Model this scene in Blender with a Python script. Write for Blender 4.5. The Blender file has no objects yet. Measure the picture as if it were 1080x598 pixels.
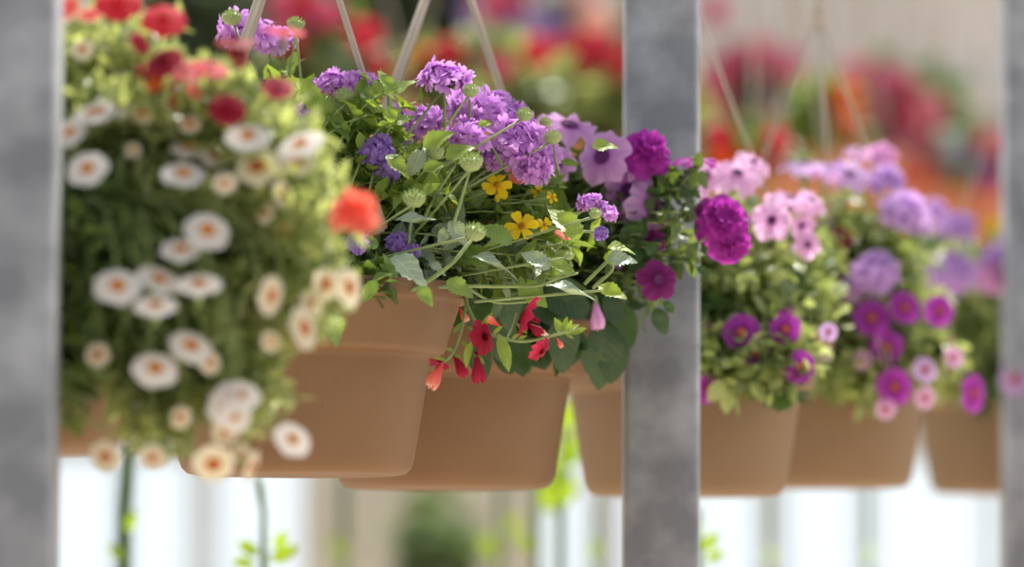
import bpy, math, random
import numpy as np
from mathutils import Matrix, Vector

rng = np.random.default_rng(11)
random.seed(11)
scene = bpy.context.scene
COL = scene.collection

# ------------------------------------------------------------------ camera
F = 5000.0                      # focal length in pixels of a 1080 px wide frame
W_, H_ = 1080.0, 598.0
CAM = np.array([0.0, 0.0, 1.6])
PITCH, ROLL = math.atan(350.0 / F), math.radians(0.2)
cam_m = Matrix.Rotation(math.radians(90) + PITCH, 4, 'X') @ Matrix.Rotation(ROLL, 4, 'Z')
CM = np.array(cam_m.to_3x3())
cd = bpy.data.cameras.new('camera')
cd.lens = F / W_ * 36.0
cd.sensor_width = 36.0
cd.clip_start, cd.clip_end = 0.1, 200
cd.dof.use_dof = True
cd.dof.focus_distance = 4.11
cd.dof.aperture_fstop = 3.2
cam = bpy.data.objects.new('camera', cd)
cam.matrix_world = Matrix.Translation(CAM.tolist()) @ cam_m
COL.objects.link(cam)
scene.camera = cam


def P(px, py, d):
    """point of the place seen at photo pixel (px, py), d metres in front of the lens"""
    v = CM @ np.array([(px - W_ / 2) / F, -(py - H_ / 2) / F, -1.0])
    return CAM + v * (d / v[1])


def nz(v):
    v = np.asarray(v, float)
    n = np.linalg.norm(v)
    return v / n if n > 1e-12 else np.array([0, 0, 1.0])


def px2m(px, d):
    return px * d / F


# ------------------------------------------------------------------ materials
def new_mat(name):
    m = bpy.data.materials.new(name)
    m.use_nodes = True
    nt = m.node_tree
    nt.nodes.clear()
    out = nt.nodes.new('ShaderNodeOutputMaterial')
    return m, nt, out


def N(nt, kind, **kw):
    n = nt.nodes.new(kind)
    for k, v in kw.items():
        if k in n.inputs:
            n.inputs[k].default_value = v
        else:
            setattr(n, k, v)
    return n


def ramp(nt, stops, fac):
    r = nt.nodes.new('ShaderNodeValToRGB')
    e = r.color_ramp.elements
    while len(e) < len(stops):
        e.new(0.5)
    for el, (p, c) in zip(e, stops):
        el.position = p
        el.color = (*c, 1)
    nt.links.new(fac, r.inputs['Fac'])
    return r.outputs['Color']


def leaf_mat(name, dark, light, trans, rough=0.42, tw=0.45, vein=0.25):
    m, nt, out = new_mat(name)
    L = nt.links.new
    rnd = N(nt, 'ShaderNodeAttribute', attribute_name='rnd')
    uv = N(nt, 'ShaderNodeAttribute', attribute_name='leafuv')
    base = ramp(nt, [(0.0, dark), (1.0, light)], rnd.outputs['Fac'])
    sep = N(nt, 'ShaderNodeSeparateXYZ')
    L(uv.outputs['Vector'], sep.inputs[0])
    # herring-bone veins: u*9 - |v|*2.2
    ab = N(nt, 'ShaderNodeMath', operation='ABSOLUTE')
    L(sep.outputs['Y'], ab.inputs[0])
    m1 = N(nt, 'ShaderNodeMath', operation='MULTIPLY'); m1.inputs[1].default_value = 2.2
    L(ab.outputs[0], m1.inputs[0])
    m2 = N(nt, 'ShaderNodeMath', operation='MULTIPLY'); m2.inputs[1].default_value = 8.0
    L(sep.outputs['X'], m2.inputs[0])
    sb = N(nt, 'ShaderNodeMath', operation='SUBTRACT')
    L(m2.outputs[0], sb.inputs[0]); L(m1.outputs[0], sb.inputs[1])
    fr = N(nt, 'ShaderNodeMath', operation='PINGPONG'); fr.inputs[1].default_value = 0.5
    L(sb.outputs[0], fr.inputs[0])
    sm = N(nt, 'ShaderNodeMapRange'); sm.inputs['From Min'].default_value = 0.0
    sm.inputs['From Max'].default_value = 0.22
    L(fr.outputs[0], sm.inputs['Value'])
    mid = N(nt, 'ShaderNodeMapRange'); mid.inputs['From Min'].default_value = 0.0
    mid.inputs['From Max'].default_value = 0.12
    L(ab.outputs[0], mid.inputs['Value'])
    mul = N(nt, 'ShaderNodeMath', operation='MULTIPLY')
    L(sm.outputs[0], mul.inputs[0]); L(mid.outputs[0], mul.inputs[1])
    vm = N(nt, 'ShaderNodeMix', data_type='RGBA', blend_type='MIX')
    vl = N(nt, 'ShaderNodeMath', operation='MULTIPLY_ADD')
    vl.inputs[1].default_value = -vein; vl.inputs[2].default_value = vein
    L(mul.outputs[0], vl.inputs[0]); L(vl.outputs[0], vm.inputs[0])
    L(base, vm.inputs[6]); vm.inputs[7].default_value = (*[min(1, c * 1.8 + .05) for c in light], 1)
    bump = N(nt, 'ShaderNodeBump', Strength=0.5, Distance=0.0006)
    L(mul.outputs[0], bump.inputs['Height'])
    b = N(nt, 'ShaderNodeBsdfPrincipled', Roughness=rough)
    b.inputs['Specular IOR Level'].default_value = 0.55
    L(vm.outputs[2], b.inputs['Base Color'])
    L(bump.outputs[0], b.inputs['Normal'])
    t = N(nt, 'ShaderNodeBsdfTranslucent')
    tb = ramp(nt, [(0.0, [c * 0.55 for c in trans]), (1.0, trans)], rnd.outputs['Fac'])
    L(tb, t.inputs['Color'])
    mx = N(nt, 'ShaderNodeMixShader'); mx.inputs[0].default_value = tw
    L(b.outputs[0], mx.inputs[1]); L(t.outputs[0], mx.inputs[2])
    L(mx.outputs[0], out.inputs[0])
    return m


def petal_mat(name, stops, tw=0.45, rough=0.6, var=0.12):
    """pigment runs from the throat (rad=0) to the petal edge (rad=1)"""
    m, nt, out = new_mat(name)
    L = nt.links.new
    rad = N(nt, 'ShaderNodeAttribute', attribute_name='rad')
    c = ramp(nt, stops, rad.outputs['Fac'])
    hs = N(nt, 'ShaderNodeHueSaturation')
    rnd = N(nt, 'ShaderNodeAttribute', attribute_name='rnd')
    mr = N(nt, 'ShaderNodeMapRange')
    mr.inputs['To Min'].default_value = 1 - var
    mr.inputs['To Max'].default_value = 1 + var
    L(rnd.outputs['Fac'], mr.inputs['Value'])
    L(mr.outputs[0], hs.inputs['Value']); L(c, hs.inputs['Color'])
    b = N(nt, 'ShaderNodeBsdfPrincipled', Roughness=rough)
    b.inputs['Specular IOR Level'].default_value = 0.25
    L(hs.outputs[0], b.inputs['Base Color'])
    t = N(nt, 'ShaderNodeBsdfTranslucent')
    L(hs.outputs[0], t.inputs['Color'])
    mx = N(nt, 'ShaderNodeMixShader'); mx.inputs[0].default_value = tw
    L(b.outputs[0], mx.inputs[1]); L(t.outputs[0], mx.inputs[2])
    L(mx.outputs[0], out.inputs[0])
    return m


def noise_mat(name, c1, c2, scale, rough=0.6, metallic=0.0, bump=0.0, detail=4, lo=0.35, hi=0.65,
              spots=None, spec=0.5, sss=0.0):
    m, nt, out = new_mat(name)
    L = nt.links.new
    tc = N(nt, 'ShaderNodeTexCoord')
    n = N(nt, 'ShaderNodeTexNoise', Scale=scale, Detail=detail)
    L(tc.outputs['Object'], n.inputs['Vector'])
    c = ramp(nt, [(lo, c1), (hi, c2)], n.outputs['Fac'])
    if spots:
        sc, thr, colr = spots
        n2 = N(nt, 'ShaderNodeTexNoise', Scale=sc, Detail=2)
        L(tc.outputs['Object'], n2.inputs['Vector'])
        mr = N(nt, 'ShaderNodeMapRange')
        mr.inputs['From Min'].default_value = thr
        mr.inputs['From Max'].default_value = thr + 0.05
        L(n2.outputs['Fac'], mr.inputs['Value'])
        mxc = N(nt, 'ShaderNodeMix', data_type='RGBA')
        L(mr.outputs[0], mxc.inputs[0]); L(c, mxc.inputs[6])
        mxc.inputs[7].default_value = (*colr, 1)
        c = mxc.outputs[2]
    b = N(nt, 'ShaderNodeBsdfPrincipled', Roughness=rough, Metallic=metallic)
    b.inputs['Specular IOR Level'].default_value = spec
    L(c, b.inputs['Base Color'])
    if bump:
        bp = N(nt, 'ShaderNodeBump', Strength=bump, Distance=0.002)
        L(n.outputs['Fac'], bp.inputs['Height'])
        L(bp.outputs[0], b.inputs['Normal'])
    if sss:
        t = N(nt, 'ShaderNodeBsdfTranslucent')
        hs = N(nt, 'ShaderNodeHueSaturation', Saturation=1.35, Value=1.0)
        L(c, hs.inputs['Color']); L(hs.outputs[0], t.inputs['Color'])
        mx = N(nt, 'ShaderNodeMixShader'); mx.inputs[0].default_value = sss
        L(b.outputs[0], mx.inputs[1]); L(t.outputs[0], mx.inputs[2])
        L(mx.outputs[0], out.inputs[0])
    else:
        L(b.outputs[0], out.inputs[0])
    return m


MAT = {}
MAT['pot'] = noise_mat('tan_plastic', (.315, .180, .092), (.350, .205, .108), 9, rough=.5, bump=.05,
                       spots=(210, .73, (.17, .095, .05)), spec=.35, sss=.4)
MAT['pot_pale'] = noise_mat('glare_tan_plastic', (.36, .235, .135), (.40, .265, .155), 9, rough=.55, spec=.35, sss=.4)  # paler tan for the far pots, their glare put into the colour
MAT['terracotta'] = noise_mat('terracotta_plastic', (.42, .15, .07), (.50, .20, .10), 8, rough=.6, spec=.3)
MAT['soil'] = noise_mat('potting_soil', (.03, .02, .013), (.09, .06, .04), 90, rough=.95, bump=.8)
MAT['strap'] = noise_mat('hanger_plastic', (.46, .40, .33), (.54, .47, .39), 20, rough=.5, sss=.1)
MAT['galv'] = noise_mat('galvanised_steel', (.22, .225, .245), (.42, .425, .45), 20, rough=.55, metallic=.2,
                        bump=.06, lo=.38, hi=.68, detail=6)
MAT['galv_edge'] = MAT['galv']
MAT['verb_leaf'] = leaf_mat('verbena_leaf', (.028, .07, .018), (.20, .32, .08), (.42, .60, .06), rough=.34, tw=.34, vein=.3)
MAT['lime_leaf'] = leaf_mat('backlit_lime_leaf', (.12, .22, .04), (.26, .38, .07), (.44, .58, .06), rough=.42, tw=.42, vein=.25)  # lime green leaf, the glow of backlight put into its colour
MAT['lime_bright'] = leaf_mat('bright_lime_leaf', (.22, .36, .02), (.32, .48, .03), (.50, .70, .03), rough=.5, tw=.5, vein=.05)
MAT['pale_glare_leaf'] = leaf_mat('pale_sun_glare_leaf', (.10, .16, .09), (.36, .44, .33), (.28, .40, .10), rough=.3, tw=.22, vein=.35)  # pale leaf undersides, with sun glare put into the colour
MAT['pet_leaf'] = leaf_mat('petunia_leaf', (.022, .062, .02), (.075, .15, .04), (.15, .30, .04), rough=.42, tw=.3, vein=.15)
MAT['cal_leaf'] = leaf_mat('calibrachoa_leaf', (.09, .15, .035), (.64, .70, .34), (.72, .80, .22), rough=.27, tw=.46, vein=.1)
MAT['cal_dark'] = leaf_mat('shade_tinted_leaf', (.05, .10, .03), (.17, .26, .07), (.30, .42, .06), rough=.35, tw=.35, vein=.1)  # darker copy of the calibrachoa leaf, shade put into the colour
MAT['gar_leaf'] = leaf_mat('garden_leaf', (.07, .13, .035), (.52, .61, .25), (.64, .74, .19), rough=.35, tw=.42, vein=.1)
MAT['bg_leaf'] = leaf_mat('geranium_leaf', (.06, .13, .05), (.17, .27, .10), (.28, .42, .08), rough=.5, tw=.35, vein=.1)
MAT['hedge_leaf'] = leaf_mat('hedge_leaf', (.025, .05, .02), (.08, .12, .05), (.09, .15, .03), rough=.5, tw=.2, vein=.1)
MAT['stem'] = noise_mat('green_stem', (.22, .32, .10), (.34, .42, .16), 60, rough=.5, sss=.15)
MAT['stem_red'] = noise_mat('dark_stem', (.16, .20, .08), (.22, .24, .10), 60, rough=.5)
MAT['calyx'] = noise_mat('calyx_green', (.20, .34, .08), (.33, .45, .14), 200, rough=.55, sss=.2)
MAT['bud'] = noise_mat('bud_green', (.22, .32, .10), (.48, .55, .26), 260, rough=.55, sss=.15, lo=.4, hi=.6)

PET = {
    'white': [(0, (.80, .36, .08)), (.30, (.80, .42, .14)), (.36, (.90, .85, .80)), (1, (.90, .88, .90))],
    'cream': [(0, (.60, .22, .05)), (.35, (.85, .55, .20)), (.5, (.90, .78, .58)), (1, (.93, .87, .74))],
    'red': [(0, (.35, .02, .02)), (.4, (.62, .015, .03)), (1, (.70, .03, .06))],
    'deepred': [(0, (.08, .0, .01)), (.4, (.28, .006, .025)), (1, (.40, .012, .045))],
    'orange': [(0, (.8, .35, .03)), (.5, (.90, .14, .03)), (1, (.90, .10, .05))],
    'coral': [(0, (.70, .10, .05)), (.5, (.93, .20, .13)), (1, (.95, .27, .19))],
    'salmon': [(0, (.55, .03, .03)), (.5, (.85, .14, .12)), (.85, (.90, .30, .22)), (1, (.95, .75, .62))],
    'crimson': [(0, (.15, .0, .01)), (.4, (.34, .008, .03)), (1, (.52, .03, .09))],
    'lilac': [(0, (.20, .04, .25)), (.2, (.52, .19, .62)), (.45, (.69, .32, .79)), (1, (.76, .42, .84))],
    'violet': [(0, (.12, .04, .25)), (.3, (.36, .20, .62)), (1, (.48, .30, .76))],
    'petlilac': [(0, (.10, .01, .12)), (.28, (.26, .04, .30)), (.42, (.66, .27, .70)), (1, (.82, .48, .84))],
    'magenta': [(0, (.16, .0, .14)), (.4, (.40, .02, .36)), (1, (.50, .05, .46))],
    'darkpurple': [(0, (.45, .25, .02)), (.15, (.10, .0, .07)), (.5, (.17, .01, .13)), (1, (.28, .03, .22))],
    'pink': [(0, (.35, .05, .35)), (.3, (.78, .36, .72)), (1, (.92, .58, .86))],
    'palelilac': [(0, (.30, .10, .40)), (.3, (.62, .36, .78)), (1, (.74, .50, .86))],
    'purple': [(0, (.25, .03, .10)), (.3, (.22, .01, .19)), (.5, (.34, .03, .35)), (1, (.42, .06, .44))],
    'yellow': [(0, (.80, .36, .01)), (.3, (.93, .62, .01)), (1, (.95, .70, .02))],
    'geranium': [(0, (.5, .02, .05)), (1, (.88, .075, .12))],
    'rose': [(0, (.5, .03, .1)), (1, (.88, .20, .34))],
    'fuchsia': [(0, (.45, .04, .15)), (1, (.76, .20, .34))],
    'lavender': [(0, (.25, .12, .45)), (1, (.52, .42, .74))],
    'palepink': [(0, (.55, .12, .08)), (.45, (.90, .55, .42)), (1, (.94, .76, .68))],
    'paleyellow': [(0, (.7, .6, .2)), (1, (.88, .84, .55))],
}
for k, st in PET.items():
    MAT['p_' + k] = petal_mat(k + '_petal', st)
MAT['eye_orange'] = noise_mat('orange_throat', (.46, .13, .012), (.68, .25, .03), 120, rough=.6, spec=.2)
MAT['eye_dark'] = noise_mat('dark_throat', (.07, .01, .07), (.16, .03, .16), 120, rough=.6, spec=.2)
MAT['eye_rust'] = noise_mat('rust_throat', (.35, .05, .03), (.55, .16, .03), 120, rough=.6, spec=.2)
MAT['bidens_disc'] = noise_mat('bidens_disc', (.25, .08, .01), (.65, .33, .02), 900, rough=.7, spec=.2, bump=.4)
MAT['dry'] = noise_mat('dry_petal', (.55, .38, .26), (.80, .68, .55), 60, rough=.7, sss=.35)


# ------------------------------------------------------------------ mesh gathering
class Acc:
    def __init__(s):
        s.V, s.Q, s.R, s.U, s.D, s.M, s.n = [], [], [], [], [], [], 0

    def add(s, v, q, rnd=0.5, uv=None, rad=None, mi=0):
        n = len(v)
        s.V.append(v); s.Q.append(np.asarray(q) + s.n)
        s.R.append(np.full(n, rnd) if np.isscalar(rnd) else rnd)
        s.U.append(uv if uv is not None else np.zeros((n, 2)))
        s.D.append(rad if rad is not None else np.ones(n))
        s.M.append(np.full(len(q), mi, dtype=np.int32))
        s.n += n

    def mesh(s, name, mats, origin=None, smooth=True):
        me = bpy.data.meshes.new(name)
        v = np.concatenate(s.V).astype(np.float64)
        if origin is not None:
            v = v - np.asarray(origin)
        q = np.concatenate(s.Q).astype(np.int32)
        me.vertices.add(len(v)); me.vertices.foreach_set('co', v.astype(np.float32).ravel())
        me.loops.add(q.size); me.loops.foreach_set('vertex_index', q.ravel())
        me.polygons.add(len(q))
        me.polygons.foreach_set('loop_start', np.arange(0, q.size, 4, dtype=np.int32))
        me.polygons.foreach_set('use_smooth', np.full(len(q), smooth))
        for m in mats:
            me.materials.append(m)
        me.polygons.foreach_set('material_index', np.concatenate(s.M))
        a = me.attributes.new('rnd', 'FLOAT', 'POINT')
        a.data.foreach_set('value', np.concatenate(s.R).astype(np.float32))
        a = me.attributes.new('rad', 'FLOAT', 'POINT')
        a.data.foreach_set('value', np.concatenate(s.D).astype(np.float32))
        u = np.concatenate(s.U)
        a = me.attributes.new('leafuv', 'FLOAT_VECTOR', 'POINT')
        a.data.foreach_set('vector', np.column_stack([u, np.zeros(len(u))]).astype(np.float32).ravel())
        me.update(calc_edges=True)
        me.validate()
        return me


def link(name, me, parent=None, loc=None):
    o = bpy.data.objects.new(name, me)
    COL.objects.link(o)
    if loc is not None:
        o.location = Vector([float(c) for c in loc])
    if parent is not None:
        o.parent = parent
    return o


def child(name, acc, mats, parent, smooth=True):
    """mesh part given in world coordinates, parented to a thing at its own origin"""
    if acc.n == 0:
        return None
    return link(name, acc.mesh(name, mats, origin=parent_loc(parent), smooth=smooth), parent)


def parent_loc(p):
    l = np.array(p.location)
    while p.parent:
        p = p.parent
        l = l + np.array(p.location)
    return l


def thing(name, loc, label, cat, group=None):
    o = link(name, None, None, loc)
    o.empty_display_size = 0.05
    o['label'] = label
    o['category'] = cat
    if group:
        o['group'] = group
    return o


def grid_quads(nu, nv, wrap=False):
    q = []
    cols = nv if wrap else nv + 1
    for i in range(nu):
        for j in range(nv):
            j2 = (j + 1) % cols if wrap else j + 1
            q.append((i * cols + j, i * cols + j2, (i + 1) * cols + j2, (i + 1) * cols + j))
    return np.array(q)


def leaf_t(nu, nv, ratio, kind='ovate', curl=.25, fold=.25, serr=0.0, wob=0.0):
    """unit-length leaf along +Y, face towards +Z"""
    V, U = [], []
    for i in range(nu + 1):
        u = i / nu
        if kind == 'ovate':
            w = (math.sin(math.pi * u ** .72) ** .85) if 0 < u < 1 else 0
        elif kind == 'round':
            w = math.sqrt(max(0, 1 - (2 * u - 1) ** 2)) * (1 - .12 * u)
        else:
            w = math.sin(math.pi * u ** .85) ** .7 if 0 < u < 1 else 0
        w = max(w, .05 if u < .5 else .02) * ratio * .5
        for j in range(nv + 1):
            v = -1 + 2 * j / nv
            e = 1.0
            if serr and abs(v) > .99:
                e = 1 + serr * (1 if i % 2 else -1)
            x = v * w * e
            z = -curl * u * u + fold * abs(v) * w + wob * math.sin(u * 9 + v * 2) * w
            V.append((x, u + (.02 * abs(v) if serr else 0), z)); U.append((u, v))
    return np.array(V), grid_quads(nu, nv), np.array(U)


LEAF = {
    'verb': [leaf_t(14, 4, .60, 'ovate', c, f, .11, w) for c, f, w in ((.15, .35, .15), (.35, .3, .2), (-.1, .4, .15), (.55, .25, .2))],
    'verb_lo': [leaf_t(6, 2, .5, 'ovate', c, f, .1) for c, f in ((.15, .35), (.35, .3), (-.1, .4))],
    'pet': [leaf_t(8, 4, .62, 'oval', c, f, 0, w) for c, f, w in ((.2, .2, .1), (.4, .15, .2), (.0, .3, .15))],
    'pet_lo': [leaf_t(4, 2, .58, 'oval', c, f) for c, f in ((.2, .2), (.4, .15), (.0, .3))],
    'cal': [leaf_t(5, 2, .36, 'oval', c, f) for c, f in ((.1, .3), (.35, .2), (-.15, .3))],
    'ger': [leaf_t(6, 4, .98, 'round', c, f, 0, .35) for c, f in ((.2, .3), (.35, .25))],
    'long': [leaf_t(8, 2, .2, 'oval', c, f) for c, f in ((.25, .3), (.5, .3))],
}


def place(acc, tpl, p, d, n, s, rnd=None, mi=0):
    V, Q, U = tpl
    y = nz(d)
    x = np.cross(y, n)
    if np.linalg.norm(x) < 1e-6:
        x = np.cross(y, [0.3, 0.5, 0.8])
    x = nz(x)
    z = np.cross(x, y)
    v = V * s
    acc.add(p + v[:, :1] * x + v[:, 1:2] * y + v[:, 2:3] * z, Q,
            rng.random() if rnd is None else rnd, U, mi=mi)


def tube(acc, pts, r0, r1=None, ns=6, rnd=.5, mi=0):
    pts = np.asarray(pts, float)
    r1 = r0 if r1 is None else r1
    n = len(pts)
    tan = np.gradient(pts, axis=0)
    up = np.array([0.31, 0.87, 0.38])
    rings = []
    for i in range(n):
        t = nz(tan[i])
        a = nz(np.cross(t, up)); b = np.cross(a, t)
        r = r0 + (r1 - r0) * i / (n - 1)
        th = np.arange(ns) * 2 * math.pi / ns
        rings.append(pts[i] + r * (np.cos(th)[:, None] * a + np.sin(th)[:, None] * b))
    rings = [np.repeat(pts[:1], ns, 0)] + rings + [np.repeat(pts[-1:], ns, 0)]
    acc.add(np.concatenate(rings), grid_quads(len(rings) - 1, ns, True), rnd, mi=mi)


def bez(a, b, c, n=8):
    t = np.linspace(0, 1, n)[:, None]
    return (1 - t) ** 2 * a + 2 * t * (1 - t) * b + t * t * c


def catmull(pts, n=5):
    p = np.asarray(pts, float)
    p = np.vstack([2 * p[0] - p[1], p, 2 * p[-1] - p[-2]])
    out = []
    for i in range(1, len(p) - 2):
        for t in np.linspace(0, 1, n, endpoint=False):
            out.append(.5 * (2 * p[i] + (p[i + 1] - p[i - 1]) * t + (2 * p[i - 1] - 5 * p[i] + 4 * p[i + 1] - p[i + 2]) * t * t
                             + (3 * p[i] - p[i - 1] - 3 * p[i + 1] + p[i + 2]) * t ** 3))
    out.append(p[-2])
    return np.array(out)


def lathe(acc, prof, centre, ns=64, mi=0):
    th = np.arange(ns) * 2 * math.pi / ns
    V = []
    for r, z in prof:
        V.append(np.column_stack([centre[0] + r * np.cos(th), centre[1] + r * np.sin(th), np.full(ns, centre[2] + z)]))
    acc.add(np.concatenate(V), grid_quads(len(prof) - 1, ns, True), mi=mi)


SUN = nz([.20, .50, .84])


def dress(accL, accS, pts, kinds, size, gap, t0=.3, r=.0012, rnd=(0, 1), mi=0, lift=.35, smi=0, trim=.12):
    """leaf pairs along a stem polyline"""
    pts = np.asarray(pts)
    seg = np.linalg.norm(np.diff(pts, axis=0), axis=1)
    tot = seg.sum()
    if accS is not None:
        k0 = int(max(0, t0 - trim) * (len(pts) - 1))
        tube(accS, pts[k0:], r * 1.2, r * .6, 5, mi=smi)
    cum = np.concatenate([[0], np.cumsum(seg)])
    s = t0 * tot
    k = random.randint(0, 1)
    while s < tot + .001:
        f = min(s, tot - 1e-6)
        i = int(np.searchsorted(cum, f) - 1); i = max(0, min(i, len(seg) - 1))
        p = pts[i] + (pts[i + 1] - pts[i]) * (f - cum[i]) / max(seg[i], 1e-9)
        t = nz(pts[i + 1] - pts[i])
        a = nz(np.cross(t, [0.2, .9, .4])); b = np.cross(t, a)
        ang = k * math.pi / 2 + random.uniform(-.5, .5)
        side = math.cos(ang) * a + math.sin(ang) * b
        end = s / tot
        for sg in (1, -1):
            d = side * sg * random.uniform(.7, 1) + t * random.uniform(.3, .8) + np.array([0, 0, random.uniform(-.1, lift)])
            n = nz(np.array([0, 0, 1.0]) + rng.normal(0, .45, 3) + t * .3)
            sz = size * random.uniform(.65, 1.15) * (1 - .35 * max(0, end - .7))
            place(accL, random.choice(kinds), p, d, n, sz, rnd[0] + (rnd[1] - rnd[0]) * random.random() ** 1.6, mi)
        k += 1
        s += gap * random.uniform(.7, 1.3)


def bush(accL, accS, root, blobs, kinds, size, gap, mi=0, rnd=(0, 1), r=.0011, sp=.075, lift=.35):
    """sprigs that rise from the soil at ROOT and fill the blobs: (px, py, depth, rx_px, ry_px, rd_m, count)"""
    for (px, py, d, rx, ry, rd, n) in blobs:
        for _ in range(n):
            v = nz(rng.normal(0, 1, 3)) * random.uniform(.35, 1) ** .6
            tip = P(px + v[0] * rx, py + v[1] * ry, d + v[2] * rd)
            rt = root + np.array([random.uniform(-.07, .07), random.uniform(-.07, .07), 0])
            if np.linalg.norm(tip - rt) < .02:
                continue
            out = tip - rt
            midp = rt + out * .45 + np.array([0, 0, .35 * abs(out[2]) + .15 * math.hypot(out[0], out[1])])
            pts = bez(rt, midp, tip, 9)
            L = np.linalg.norm(np.diff(pts, axis=0), axis=1).sum()
            dress(accL, accS, pts, kinds, size, gap, max(.25, 1 - sp / L), r, rnd, mi, lift)


# ------------------------------------------------------------------ flower meshes (unit radius, face +Z)
def limb(acc, r0, r1, nr, ns, lobes, lobe, ruf, z0, cup, ph=0, tilt=(0, 0), rnd=.5, mi=0, rad0=0.0, off=(0, 0, 0), crease=0.0):
    V, D = [], []
    th = np.arange(ns) * 2 * math.pi / ns
    for i in range(nr + 1):
        s = i / nr
        r = r0 + (r1 - r0) * s
        f = s ** 2
        rr = r * (1 + lobe * f * (np.abs(np.cos(lobes * th / 2 + ph)) ** .6 - .6))
        z = z0 + cup * (r / r1) ** 2 * r1 + ruf * f * np.sin(2 * lobes * th + ph * 3 + 1.3 * np.sin(th * 2 + ph)) \
            - crease * f * np.cos(lobes * th + 2 * ph)
        x, y = rr * np.cos(th), rr * np.sin(th)
        z = z + tilt[0] * x + tilt[1] * y
        V.append(np.column_stack([x + off[0], y + off[1], z + off[2]]))
        D.append(np.full(ns, rad0 + (1 - rad0) * r / r1))
    acc.add(np.concatenate(V), grid_quads(nr, ns, True), rnd, rad=np.concatenate(D), mi=mi)


CACHE = {}


def trumpet(colour, var, lobe=.085, ruf=.035, cup=-.10, ns=40, crease=.03):
    key = ('t', colour, var, lobe, ruf, cup)
    if key not in CACHE:
        a = Acc()
        ph = random.uniform(0, 6)
        limb(a, .26, 1.0, 7, ns, 5, lobe, ruf * random.uniform(.7, 1.4), -.02, cup + random.uniform(-.05, .05), ph,
             rnd=random.random(), crease=crease, tilt=(random.uniform(-.05, .05), random.uniform(-.05, .05)))
        # throat wall going back into the tube
        th_r = [(.27, -.02), (.24, -.12), (.17, -.4), (.10, -.9)]
        th = np.arange(ns) * 2 * math.pi / ns
        V = np.concatenate([np.column_stack([r * np.cos(th), r * np.sin(th), np.full(ns, z)]) for r, z in th_r])
        a.add(V, grid_quads(3, ns, True), .5, rad=np.repeat([.27, .2, .1, .6], ns))
        CACHE[key] = a.mesh('petals_' + colour, [MAT['p_' + colour]])
    return CACHE[key]


def eye_mesh(kind):
    key = ('eye', kind)
    if key not in CACHE:
        a = Acc()
        prof = [(.33, .0), (.24, -.05), (.13, -.10), (.06, -.03), (.001, .0)]
        lathe(a, prof, (0, 0, .012), 20)
        CACHE[key] = a.mesh('flower_eye', [MAT[kind]])
    return CACHE[key]


def calyx_mesh():
    if 'calyx' not in CACHE:
        a = Acc()
        lathe(a, [(.001, -1.15), (.07, -1.1), (.13, -.95), (.13, -.75), (.105, -.62)], (0, 0, 0), 10)
        for k in range(5):
            an = k * 2 * math.pi / 5
            d = np.array([math.cos(an), math.sin(an), 0])
            place(a, leaf_t(4, 2, .3, 'oval', -.2, .3), d * .1 + np.array([0, 0, -.8]), d * .55 + np.array([0, 0, .8]), -d, .5)
        CACHE['calyx'] = a.mesh('calyx', [MAT['calyx']])
    return CACHE['calyx']


def closed_mesh(colour, var):
    """folded, drooping trumpet: a furled tube that flares a little at its ragged mouth"""
    key = ('c', colour, var)
    if key not in CACHE:
        a = Acc()
        ns = 30
        th = np.arange(ns) * 2 * math.pi / ns
        ph = random.uniform(0, 6)
        V, D = [], []
        for k, (r, z) in enumerate([(.10, -.95), (.15, -.6), (.24, -.2), (.36, .15), (.44, .45), (.43, .7), (.36, .95), (.22, 1.0)]):
            f = k / 7
            rr = r * (1 + .22 * f * np.cos(5 * th + ph) + .06 * f * np.sin(3 * th))
            V.append(np.column_stack([rr * np.cos(th), rr * np.sin(th), z + .10 * f * np.cos(5 * th + ph + 1) + .05 * f * np.sin(2 * th)]))
            D.append(np.full(ns, .3 + .7 * f))
        a.add(np.concatenate(V), grid_quads(7, ns, True), random.random(), rad=np.concatenate(D))
        CACHE[key] = a.mesh('furled_petals_' + colour, [MAT['p_' + colour]])
    return CACHE[key]


def double_mesh(colour, var, layers=6):
    key = ('d', colour, var)
    if key not in CACHE:
        a = Acc()
        for k in range(layers):
            f = k / (layers - 1)
            limb(a, .06, 1 - .62 * f, 8, 44, 5, .16, .10 + .06 * f, .02 + .42 * f, -.32 + .75 * f, random.uniform(0, 6),
                 (random.uniform(-.3, .3) * (.3 + f), random.uniform(-.3, .3) * (.3 + f)), random.random(), crease=.08,
                 rad0=.25 + .2 * random.random())
        CACHE[key] = a.mesh('ruffled_petals', [MAT['p_' + colour]])
    return CACHE[key]


def petal_tpl(nu, nv, ratio, notch=0.0, curl=.1, fold=0.0):
    V, U, D = [], [], []
    for i in range(nu + 1):
        u = i / nu
        w = (.25 + .75 * math.sin(min(1, u * 1.15) * math.pi * .5)) * ratio * .5
        if u > .8:
            w *= math.sqrt(max(.0, 1 - ((u - .8) / .2) ** 2)) * .55 + .45
        for j in range(nv + 1):
            v = -1 + 2 * j / nv
            y = u * (1 - notch * (1 - abs(v)) * (u > .7) * (u - .7) / .3)
            V.append((v * w, y, -curl * u * u + fold * abs(v) * w))
            U.append((u, v)); D.append(u)
    return np.array(V), grid_quads(nu, nv), np.array(U), np.array(D)


PETAL_V = [petal_tpl(4, 4, .74, .28, c, f) for c, f in ((.1, .2), (.25, -.1), (-.1, .25))]
PETAL_B = [petal_tpl(6, 4, .72, .05, c, f) for c, f in ((.12, .12), (.28, .1), (-.05, .2))]
PETAL_G = [petal_tpl(3, 2, .8, 0, c, f) for c, f in ((.1, .1), (.3, .1))]


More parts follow.
